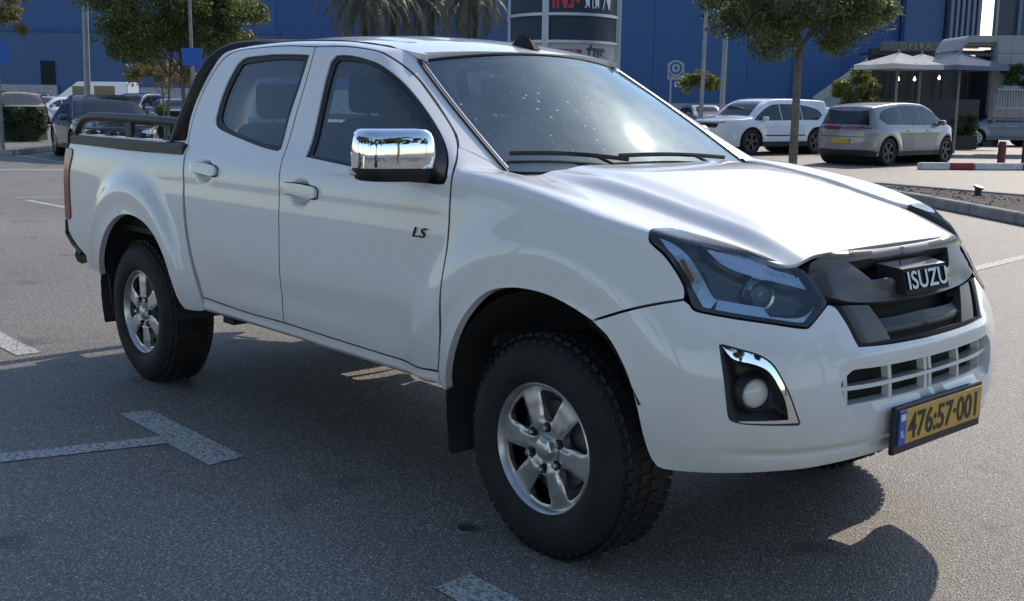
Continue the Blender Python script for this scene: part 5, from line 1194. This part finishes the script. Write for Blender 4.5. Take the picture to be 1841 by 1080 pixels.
M['leafo']=leaf_mat('dusty_yellow_leaves',(.13,.13,.045),(.27,.23,.10),.45); M['leafr']=leaf_mat('street_tree_leaves',(.058,.090,.035),(.20,.23,.085),.5)
M['hedge']=leaf_mat('hedge_leaves',(.025,.05,.015),(.07,.11,.03),.25)
M['palm']=leaf_mat('palm_leaflets',(.065,.070,.040),(.19,.18,.115),.25)
M['bark']=mat('bark',(.20,.165,.13),.9,noise=(9,.45,8),bump=(22,1,.02)); M['barkd']=mat('dark_palm_bark',(.075,.058,.045),.95,noise=(9,.4,8),bump=(18,1,.04))
def leaves(name,centres,sig,n,size,m,parent,flat=.75,seed=1):
    g=np.random.default_rng(seed);C=np.array(centres,float);idx=g.integers(0,len(C),n);S=np.array(sig,float)
    d=g.normal(size=(n,3));d/=np.linalg.norm(d,axis=1,keepdims=True);rad=g.random(n)**.45
    P=C[idx]+d*rad[:,None]*S[idx][:,None]*np.array([1,1,flat])
    a=g.normal(size=(n,3));a/=np.linalg.norm(a,axis=1,keepdims=True);b=np.cross(a,g.normal(size=(n,3)));b/=np.linalg.norm(b,axis=1,keepdims=True)
    s=size*g.uniform(.6,1.35,n)[:,None];
    V=np.stack([P-a*s,P+b*s*.42,P+a*s,P-b*s*.42],1).reshape(-1,3);F=np.arange(4*n).reshape(-1,4)
    me=bpy.data.meshes.new(name);me.from_pydata(V.tolist(),[],F.tolist());me.materials.append(m);o=bpy.data.objects.new(name,me);link(o,parent);return o
def crown_clumps(c,r,n,seed,low=-.6):
    g=np.random.default_rng(seed);out=[];sg=[]
    while len(out)<n:
        v=g.normal(size=3);v/=np.linalg.norm(v)
        if v[2]<low: continue
        k=g.uniform(.45,1.0)**.7;out.append((c[0]+v[0]*r[0]*k,c[1]+v[1]*r[1]*k,c[2]+v[2]*r[2]*k));sg.append(g.uniform(.13,.32)*max(r))
    return out,sg
def tree(name,d,px,label,h0,c,r,n=9000,size=.07,m='leafd',trunks=((0,0,.12),),nclump=26,seed=1,group=None,low=-.6,bark='bark',lean=0,cat='tree'):
    t=root_at(name,label,cat,d,sight(px,100,d)[0],group=group)
    bm=bmesh.new();cl,sg=crown_clumps(c,r,nclump,seed,low)
    for x,y,rr in trunks:
        top=(c[0]*.6+x*.5,c[1]*.6+y*.5,h0+(c[2]-h0)*.35)
        sweep(bm,[(x,y,0),(x*.9+lean*.3,y,h0*.5),(x*.7+lean,y*.7,h0),top],rr,12,rf=lambda q:rr*(1-.35*q))
        for k in cl[::4]:
            mid=((top[0]+k[0])/2,(top[1]+k[1])/2,(top[2]+k[2])/2+.05*r[2])
            sweep(bm,[top if random.random()<.6 else (x*.7+lean,y*.7,h0),mid,k],rr*.3,6,rf=lambda q:rr*(.34-.28*q))
    bmobj('trunk',bm,M[bark],t,True)
    leaves('crown',cl,sg,n,size,M[m],t,seed=seed)
    return t
tree('street_tree',26.5,1436,'slender street tree standing right of the pickup windscreen before the white SUV',2.75,(-.10,0,3.85),(2.1,2.0,1.2),n=44000,size=.05,m='leafr',trunks=((0,0,.105),),nclump=80,seed=4,low=-.95)
tree('ficus_tree',33,322,'big dense dark green tree with three thin trunks left of the cab',2.0,(.0,0,4.15),(2.35,2.2,2.05),n=56000,size=.06,m='leafd',trunks=((.1,0,.07),(.35,.1,.06),(-.45,.1,.045)),nclump=100,seed=8,low=-.85)
tree('yellowing_tree',29,-62,'pale yellow green tree tip at the top left corner of the photo',3.0,(.85,0,3.75),(.8,.7,1.15),n=6200,size=.05,m='leafo',trunks=((-.2,.2,.05),),nclump=34,seed=5)
tree('young_tree',43,1262,'small bright yellow green tree behind the pair of lamp posts',1.8,(0,0,2.25),(.78,.7,.45),n=5200,size=.05,m='leafy',trunks=((0,0,.05),),nclump=42,seed=12)
tree('cafe_bush',39,1542,'leafy bright green shrub left of the cafe umbrellas',.8,(.05,0,1.95),(.72,.7,.80),n=9000,size=.055,m='leafy',trunks=((0,0,.05),(.3,.1,.04)),nclump=60,seed=15,low=-1,cat='shrub')
tree('low_branch_tree',36,288,'low airy branches of a small tree under the big ficus',1.5,(0,0,2.15),(1.1,.8,.45),n=3600,size=.055,m='leafo',trunks=((.05,0,.035),),nclump=34,seed=21)
# trees behind the camera, mirrored in the glass and chrome
for i,(x,y,s) in enumerate(((-6.5,-14.5,2.0),(-.5,-16.5,2.3),(5.5,-13.5,1.7),(-14,-14,2.2),(13,-11,2.0),(17,-3,2.1),(21,7,1.8))):
    if i==0:
        t0=tree('shade_tree',1,920,'shade tree standing behind the camera, seen mirrored in the door glass',1.6,(0,0,3.4),(2.4,2.2,1.7),n=7000,size=.14,m='leafd',trunks=((0,0,.13),),nclump=26,seed=31,group='trees behind the camera'); t0.location=(x,y,0); t0.scale=(2,2,2)
    else: dup(t0,(x,y,0),i*1.3,scale=(s,s,s),label='shade tree behind the camera, number %s from the left in the mirror'%('zero','two','three','four','five','six','seven')[i])
# palms
def frond(bm,base,az,el,L,g,droop):
    P=[];p=Vector(base);a=el
    n=12
    for i in range(n+1):
        P.append(p.copy());a2=a-droop*(i/n)**1.1;p=p+Vector((math.cos(az)*math.cos(a2),math.sin(az)*math.cos(a2),math.sin(a2)))*L/n
    sweep(bm,P,.02,4,rf=lambda q:.028*(1-q)+.004)
    for i in range(1,n):
        t=(P[i+1]-P[i-1]).normalized();side=t.cross(Vector((0,0,1)));
        if side.length<.05: side=Vector((math.sin(az),-math.cos(az),0))
        side.normalize()
        for q in range(3):
            pp=P[i]+(P[i+1]-P[i])*q/3
            for s in (-1,1):
                ll=.42*math.sin(math.pi*min(1,(i+1)/n*.9+.08))*random.uniform(.8,1.15);tip=pp+side*s*ll*.75+t*ll*.5+Vector((0,0,-ll*random.uniform(.35,.75)));w=t*.032
                v=[bm.verts.new(pp-w),bm.verts.new(pp+w),bm.verts.new(tip)];bm.faces.new(v)
def palm(px,d,label,hz,seed,L=2.6,r=.16):
    random.seed(seed);t=root_at('palm_tree',label,'palm tree',d,sight(px,100,d)[0],group='palms in front of the blue wall')
    bm=bmesh.new();sweep(bm,[(0,0,0),(.05,0,hz*.5),(0,0,hz)],r,12,rf=lambda q:r*(1.1-.2*q))
    for k in range(34):
        a=k*2.4;z=hz*(.15+.8*k/34);bbox(bm,(r*1.05*math.cos(a),r*1.05*math.sin(a),z),(.06,.12,.10),0,Matrix.Rotation(a,3,'Z')@Matrix.Rotation(.5,3,'Y'))
    bmobj('trunk',bm,M['barkd'],t,True)
    for k in range(44):
        bm=bmesh.new();az=k*2.39996;el=.9-1.5*(k/44)-.2*random.random();frond(bm,(0,0,hz),az,el,L*random.uniform(.85,1.1),None,1.6+.8*random.random());bmobj('frond',bm,M['palm'],t,False)
    return t
palm(655,48,'leftmost palm with hanging grey green fronds above the cab roof',5.9,1,3.2)
palm(706,50,'middle palm with drooping fronds above the cab roof',6.1,2,3.2)
palm(848,46,'rightmost palm with a thick dark trunk beside the sign pylon',5.8,3,2.6,.2)
palm(775,52,'slim palm half hidden between the middle and rightmost palms',6.3,4,3.0,.13)
# hedges
def hedge(name,d,l0,l1,z,label,dep=1.0,n=9000,m='hedge',size=.05,seed=3):
    g=np.random.default_rng(seed);L=l1-l0;c=[];s=[]
    for k in range(int(L*4)+4):
        c.append((g.uniform(0,L),g.uniform(0,dep),g.uniform(.15,z-.12)));s.append(.28)
    t=root_at(name,label,'hedge',d,l0); leaves('foliage',c,s,n,size,M[m],t,flat=.9,seed=seed)
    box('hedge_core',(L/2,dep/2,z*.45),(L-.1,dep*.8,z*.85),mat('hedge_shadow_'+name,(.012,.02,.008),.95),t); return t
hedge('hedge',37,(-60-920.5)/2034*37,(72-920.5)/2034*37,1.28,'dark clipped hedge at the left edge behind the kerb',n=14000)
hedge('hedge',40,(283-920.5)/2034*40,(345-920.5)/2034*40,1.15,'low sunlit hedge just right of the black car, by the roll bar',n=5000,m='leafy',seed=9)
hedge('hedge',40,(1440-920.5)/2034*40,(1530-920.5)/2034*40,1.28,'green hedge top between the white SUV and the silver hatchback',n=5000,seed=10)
# kerb at far left
kb=thing('kerb_edge','pale kerb corner at the left edge beneath the banner pole','kerb',tuple(site(29,-13.8))); bpy.context.view_layer.update()
a=site(28.2,-14.2);b=site(28.6,-12.55);poly_kerb([(a.x,a.y),(b.x,b.y)],.2,.14,M['concrete'],kb)
a2=site(37,-12.8);poly_kerb([(b.x,b.y),(a2.x,a2.y)],.2,.14,M['concrete'],kb)
# bits of light litter on the asphalt
for i,(x,y,s,lab) in enumerate(((-.28,-.63,.02,'small pale scrap lying on the dark asphalt near the front tyre'),)):
    pass
# ---------------- cafe on the right ----------------
zc=lambda py,d,px=1700:sight(px,py,d)[1]
lx=lambda px,d:sight(px,200,d)[0]
cf=root_at('cafe_pavilion','dark fronted cafe pavilion with a sign band under the ribbed tower','building',44,lx(1670,44)); bpy.context.view_layer.update()
M['cafedark']=mat('dark_cafe_front',(.018,.022,.028),.4,noise=(1.5,.4,4)); M['signband']=mat('olive_sign_band',(.10,.11,.10),.6); M['letters']=mat('bronze_letters',(.28,.25,.18),.45,.3)
def cbox(nm,d,px0,px1,y0,y1,m,deep=.2,parent=cf,bev=0):
    return sitebox(nm,d+deep/2,(lx(px0,d)+lx(px1,d))/2,(zc(y0,d)+zc(y1,d))/2,(abs(lx(px1,d)-lx(px0,d)),deep,abs(zc(y0,d)-zc(y1,d))),m,parent,bev)
def cboxz(nm,d,px0,px1,y0,z1,m,deep=.2,parent=cf):
    z0=zc(y0,d);return sitebox(nm,d+deep/2,(lx(px0,d)+lx(px1,d))/2,(z0+z1)/2,(abs(lx(px1,d)-lx(px0,d)),deep,abs(z0-z1)),m,parent)
cboxz('back_wall',46.5,1558,1800,88,0,M['cafedark'],.3)
cboxz('side_wall',45,1772,1790,88,0,M['cafedark'],1.4)
cbox('roof_slab',44,1560,1790,94,100,M['cafedark'],1.5)
cbox('sign_band',43.6,1579,1703,75,92,M['signband'],.3)
tl=textmesh('sign_lettering','OPERA',.30,.01,M['letters'],None,None,xs=1.0,spacing=1.35); tl.parent=cf
tl.matrix_world=Matrix.Translation(site(43.55,lx(1637,43.6),zc(84,43.6)))@Matrix.Rotation(YAW,4,'Z')@Matrix.Rotation(math.pi/2,4,'X')
for k,px in enumerate((1560,1600,1645,1690,1735,1775)):
    cboxz('window_mullion',46,px-1.5,px+1.5,100,0,M['black'],.08)
cboxz('planter_wall',43.5,1575,1760,178,0,mat('dark_planter',(.05,.048,.05),.7),.5)
# tables/counter silhouettes
for k,px in enumerate((1600,1650,1700)):
    t=root_at('cafe_table','small dark cafe table under the umbrellas, number %s from the left'%(('one','two','three')[k]),'table',42.3,lx(px,42.3),group='cafe tables under the umbrellas'); t['label']=('left','middle','right')[k]+' dark cafe table under the umbrellas'
    bm=bmesh.new(); bbox(bm,(0,0,.74),(.7,.7,.03)); sweep(bm,[(0,0,0),(0,0,.73)],.03,8); bbox(bm,(0,0,.02),(.4,.4,.03)); bmobj('table_top_and_leg',bm,M['black'],t)
# bulbs (lit)
M['bulb']=mat('lit_bulb',(.9,.85,.75),.4,emit=(1,.93,.80),es=5)
for i,px in enumerate((1553,1611,1640,1684)):
    d=40.5;o=lathe('cafe_bulb',[(0,.055),(.03,.045),(.045,.01),(.03,-.03),(.012,-.05),(.012,-.09),(0,-.09)],M['bulb'],None,n=12,axis='Z');o.location=site(d,lx(px,d),zc((146,143,143,140)[i],d)); o.rotation_euler=(math.pi,0,0)
    tag(o,('leftmost lit bulb, at the edge of the green shrub','second lit bulb from the left under the pale umbrella','third lit bulb from the left under the pale umbrella','rightmost lit bulb, between the two umbrellas')[i],'light bulb','lit bulbs hanging in the cafe')
# umbrellas
def umbrella(px,d,w,zt,ze,m,label):
    t=root_at('cafe_umbrella',label,'umbrella',d,lx(px,d),rz=.35,group='square umbrellas over the cafe terrace'); h=w/2
    bm=bmesh.new(); ap=bm.verts.new((0,0,zt)); n=8; ring=[]
    cs=[(1,1),(0,1),(-1,1),(-1,0),(-1,-1),(0,-1),(1,-1),(1,0)]
    mid=[bm.verts.new((x*h*.5,y*h*.5,ze+(zt-ze)*(.47 if abs(x*y)>0 else .42))) for x,y in cs]; ring=[bm.verts.new((x*h,y*h,ze+(0 if abs(x*y)>0 else -.03))) for x,y in cs]; low=[bm.verts.new((x*h,y*h,ze-.16)) for x,y in cs]
    for i in range(8):
        j=(i+1)%8; bm.faces.new((ap,mid[i],mid[j])); bm.faces.new((mid[i],ring[i],ring[j],mid[j])); bm.faces.new((ring[i],low[i],low[j],ring[j]))
    bmobj('canopy',bm,m,t); bm=bmesh.new(); sweep(bm,[(0,0,0),(0,0,zt+.1)],.04,8)
    for x,y in cs: sweep(bm,[(0,0,zt-.08),(x*h*.98,y*h*.98,ze-.02)],.012,4)
    bmobj('pole',bm,M['poled'],t); return t
M['canvas']=mat('cream_canvas',(.62,.58,.53),.95,spec=.05,noise=(2,.15,4)); M['canvas_shaded']=mat('shaded_canvas',(.17,.185,.24),.95,spec=.05,noise=(2,.15,4))  # second canvas has the shade put into its colour
umbrella(1609,37,1.95,zc(95,37),zc(117,37),M['canvas'],'pale cream square umbrella, left one over the cafe terrace')
umbrella(1650,40,1.8,zc(97,40),zc(115,40),M['canvas'],'second cream umbrella half hidden behind the left one')
umbrella(1720,37.5,2.1,zc(94,37.5),zc(118,37.5),M['canvas_shaded'],'square umbrella with shade in its canvas colour, right one over the cafe terrace')
# entrance canopy and stone wall
en=root_at('entrance_canopy','pale concrete entrance canopy with lit strips on its underside at the right edge','canopy',38,lx(1790,38)); bpy.context.view_layer.update()
M['palecon']=mat('pale_stone_cladding',(.33,.33,.33),.75,noise=(2.5,.15,6))
# curved front slab
V=[];F=[];n=16
for i in range(n+1):
    t=i/n
    if t<.35: px=1700+12*math.sin(t/.35*math.pi/2); y=88-26*(t/.35)**.7
    x=lx(1716+ (t/.35)*18 if t<.35 else 1734+(t-.35)/.65*190,38); z=zc(90-(27*(1-(1-min(1,t/.35))**2)) - (0 if t<.35 else 4*(t-.35)),38)
    V+=[(x,0,z),(x,0,z-.22),(x,2.2,z),(x,2.2,z-.22)]
for i in range(n): a_=4*i;b_=a_+4;F+=[(a_,b_,b_+1,a_+1),(a_+2,a_+3,b_+3,b_+2),(a_,a_+2,b_+2,b_),(a_+1,b_+1,b_+3,a_+3)]
o=mesh('canopy_slab',V,F,M['palecon']); o.location=site(38,0); o.rotation_euler=(0,0,YAW); o.parent=en; o.matrix_parent_inverse=en.matrix_world.inverted()
M['strip']=mat('lit_ceiling_strip',(.6,.5,.42),.5,emit=(1,.80,.66),es=.55)
for i,(a_,b_,y) in enumerate(((1731,1775,77),(1721,1762,86.5),(1725,1745,98))): cbox('ceiling_strip',40.5+i,a_,b_,y,y+3,M['strip'],.3,en)
cbox('soffit_beam',44,1700,1841,70,84,M['cafedark'],.4,en)
for r_ in range(6):      # stone slabs, one by one
    for c_ in range(4):
        px0=1786+c_*24;px1=px0+23.4;y0=72+r_*23;y1=y0+22.4
        cbox('stone_slab',37.5,px0,px1,y0,y1,M['palecon'],.15,en)
cbox('wall_core',37.8,1786,1885,72,215,M['grey'],.4,en)
cb_=root_at('planter_box','pale planter with dark climbing plants on the stone wall at the right edge','planter',37.0,lx(1822,37))
g=np.random.default_rng(2);cc=[(g.uniform(-.45,.6),g.uniform(-.1,.15),zc(135,37)+g.uniform(-.38,.38)) for _ in range(14)];leaves('foliage',cc,[.2]*14,2600,.05,M['hedge'],cb_,seed=6)
box('planter',(.12,.05,zc(158,37)),(1.1,.35,.18),M['palecon'],cb_)
rl_=root_at('railing','white vertical bar railing below the planter at the right edge','railing',36.8,lx(1793,36.8))
for i in range(16): box('baluster',(i*.085,0,zc(176,36.8)),(.022,.022,.66),M['palef'],rl_)
for z in (zc(159,36.8),zc(193,36.8)): box('rail',(.65,0,z),(1.4,.04,.04),M['palef'],rl_)
# ---------------- cars ----------------
suv=suv_def(); 
white=car_mat('white_car_paint',(.72,.74,.77)); silver=car_mat('warm_silver_paint',(.24,.235,.24),.5,.35); grey=car_mat('blue_grey_paint',(.16,.18,.22),.5,.35); blackp=car_mat('black_car_paint',(.008,.009,.012),0,.2)
def face(d,l,deg): return math.radians(deg)
CAM_AZ=math.degrees(math.atan2(FY,FX))
# silver crossover: seen from its rear right corner
k=suv_def(4.3,1.86,1.60); k['rim']=CM['darkrim']; k['plate_back']=.62; k['cat']='hatchback'
k['tails']=[[(-2.75,.90),(-2.75,.98),(-2.36,.99),(-2.18,.955),(-2.36,.90)]]
k['back_parts']=[('lower_bumper',lambda u:[(u,.24),(u+.95,.24),(u+1.0,.36),(u+.7,.40),(u,.40)],M['black']),('tail_light_bar',lambda u:[(u,.93),(u+.8,.93),(u+.8,.955),(u,.955)],CM['darkrim']),('bumper_crease',lambda u:[(u,.72),(u+.65,.72),(u+.65,.735),(u,.735)],M['black'])]
car('parked_hatchback',k,'silver grey crossover hatchback seen from its rear right corner beside the thin tree',tuple(site(30.4,lx(1600,30.4))),math.radians(CAM_AZ-50),paintm=silver)
# white SUV: front left corner towards us
k=suv_def(4.75,1.96,1.68); k['R']=.39; k['belt']=1.02; k['front']=[(.16,.10),(.35,.02),(.5,0),(.8,.0),(.9,.03),(1.0,.12),(1.2,.40)]
k['top']=[(-2.55,1.2),(-2.43,1.45),(-2.2,1.60),(-1.7,1.66),(-.3,1.69),(.3,1.67),(.75,1.54),(1.05,1.34),(1.30,1.15),(1.6,1.11),(2.0,1.07),(2.3,1.00),(2.55,.82)]
k['heads']=[]; k['cat']='suv'; k['rim']=CM['darkrim']
k['front_parts']=[('grille',lambda u:[(u,.80),(u-.42,.80),(u-.50,.93),(u,.95)],M['void']),('lower_grille',lambda u:[(u,.26),(u-.6,.26),(u-.62,.42),(u,.44)],M['void']),('upper_lamp_bar',lambda u:[(u,.965),(u-.70,.955),(u-.70,.975),(u,.985)],M['void'])]
k['heads']=[[(2.52,.66),(2.52,.745),(2.64,.745),(2.64,.66)],[(2.52,.53),(2.52,.61),(2.64,.61),(2.64,.53)]]
k['dark']=[[(-.98,.25),(.98,.25),(.98,.40),(-.98,.40)],[(-.85,.56),(.85,.56),(.85,.60),(-.85,.60)]]
car('parked_suv',k,'white boxy SUV with black side windows seen from its front left corner',tuple(site(35.6,lx(1372,35.6))),math.radians(CAM_AZ+123),paintm=white)
k=sedan_def(); k['cat']='sedan'
car('parked_sedan',k,'blue grey sedan facing left behind the red bollards at the right edge',tuple(site(45.5,lx(1797,45.5))),math.radians(CAM_AZ+97),paintm=grey)
# black saloon on the left
k=sedan_def(4.75,1.90,1.53); k['R']=.35; k['cat']='sedan'; k['rim']=CM['alloy']; k['spokes']=5; k['heads']=[[(1.95,.66),(1.98,.74),(2.42,.74),(2.50,.68),(2.3,.64)]]
k['front_parts']=[('grille',lambda u:[(u,.42),(u-.5,.42),(u-.58,.62),(u,.64)],M['void'])]
blk=car('parked_saloon',k,'glossy black saloon parked behind the load bed at the left',tuple(site(28.0,lx(188,28.2))),math.radians(CAM_AZ+180+30),paintm=blackp)
# far rows: three shared shapes, many paints
k=sedan_def(); k['cat']='car'
far_s=car('distant_car',k,'white sedan in the far row behind the lamp post, nearest the hedge',tuple(site(60,lx(60,60))),math.radians(CAM_AZ+150),group='cars in the far parking rows',paintm=white)
k=suv_def(4.5,1.85,1.66)
far_u=car('distant_car',k,'dark SUV at the far left edge behind the banner pole',tuple(site(52,lx(2,52))),math.radians(CAM_AZ+160),group='cars in the far parking rows',paintm=blackp)
def recolor(root,pm):
    for ch in root.children_recursive:
        if ch.type=='MESH' and ch.material_slots and ch.material_slots[0].material in (white,blackp,silver,grey):
            ch.material_slots[0].link='OBJECT'; ch.material_slots[0].material=pm
blue_=car_mat('dark_blue_paint',(.03,.05,.10),.4,.3)
for src,d,px,rot,pm,lab in ((far_s,56,98,150,white,'white car in the far row just left of the lamp post'),(far_u,66,68,200,grey,'grey SUV in the far row above the hedge at the left'),(far_s,72,120,170,silver,'silver sedan in the far row behind the lamp post'),
        (far_u,56,252,165,blue_,'dark blue SUV in the far row just right of the black saloon roof'),(far_s,47,318,205,silver,'silver sedan under the ficus tree behind the thin trunks'),(far_s,62,282,160,blackp,'black sedan in the far row behind the ficus trunks'),
        (far_s,58,1262,190,silver,'silver sedan behind the pair of lamp posts'),(far_s,50,1462,190,blackp,'black sedan glimpsed between the white SUV and the silver hatchback'),(far_s,64,30,165,silver,'silver sedan in the far row above the left hedge'),(far_s,75,215,180,white,'white sedan in the far row behind the black saloon roof')):
    o=dup(src,tuple(site(d,lx(px,d))),math.radians(CAM_AZ+rot),label=lab); recolor(o,pm)
# white van with open side
k=suv_def(5.4,2.0,2.3)
vn=root_at('delivery_van','white delivery van parked broadside in the far row left of the ficus','van',62,lx(178,62)); bpy.context.view_layer.update()
wv=white
V=[(-1.6,0,.3),(1.6,0,.3),(1.6,0,2.25),(-1.1,0,2.25),(-1.55,0,1.9),(-2.1,0,1.5),(-2.6,0,1.25),(-2.65,0,.35)];n_=len(V);bm=bmesh.new();A=[bm.verts.new(v) for v in V];B=[bm.verts.new((x,1.9,z)) for x,_,z in V];bm.faces.new(A);bm.faces.new(B[::-1])
for i in range(n_): bm.faces.new((A[i],A[(i+1)%n_],B[(i+1)%n_],B[i]))
bmesh.ops.bevel(bm,geom=list(bm.edges),offset=.06,segments=2,affect='EDGES'); bmobj('body',bm,wv,vn,True)
box('side_window',(-1.0,-.01,1.75),(.75,.03,.5),CM['glassd'],vn); box('cargo_window',(.35,-.01,1.8),(1.1,.03,.45),CM['glassd'],vn)
for x in (-1.9,1.0):
    o=lathe('wheel',[(0,-.02),(.2,-.02),(.33,.0),(.34,.2)],M['tyre'],vn,n=24,axis='Y'); o.location=(x,.02,.34)
# low grey wall in the middle distance
lw=sitebox('boundary_wall',80,lx(1330,80),.75,(22,.3,1.5),M['grey']); tag(lw,'low grey boundary wall behind the pair of lamp posts','wall')

for i,(px,d,w,h,lab) in enumerate(((1590,41.6,1.1,1.25,'dark leafy planting on the left of the cafe front, under the pale umbrella'),(1668,41.8,1.0,1.0,'dark leafy planting in the middle of the cafe front'),(1738,41.4,.8,1.15,'dark leafy planting on the right of the cafe front, under the right umbrella'))):
    t=root_at('terrace_plant',lab,'plant',d,lx(px,d),group='planting along the cafe front')
    g=np.random.default_rng(40+i);cc=[(g.uniform(-w/2,w/2),g.uniform(-.2,.2),g.uniform(.5,h)) for _ in range(18)];leaves('foliage',cc,[.2]*18,2600,.05,M['hedge'],t,seed=50+i)
    box('planter',(0,0,.25),(w,.4,.5),M['black'],t,bev=.02)
for i,(x,y,rz,lab) in enumerate(((-9,-11.2,.2,'unseen silver sedan added behind the camera to be mirrored low in the doors'),(-3.2,-11.6,.15,'unseen white sedan added behind the camera to be mirrored low in the doors'),(9.5,-9.0,.9,'unseen dark sedan added behind the camera to the right for reflections'))):
    o=dup(far_s,(x,y,0),1.57+rz,label=lab); o['group']='unseen cars added behind the camera for reflections'; recolor(o,(silver,white,blackp)[i])  # unseen cars added to give the paint and glass reflections
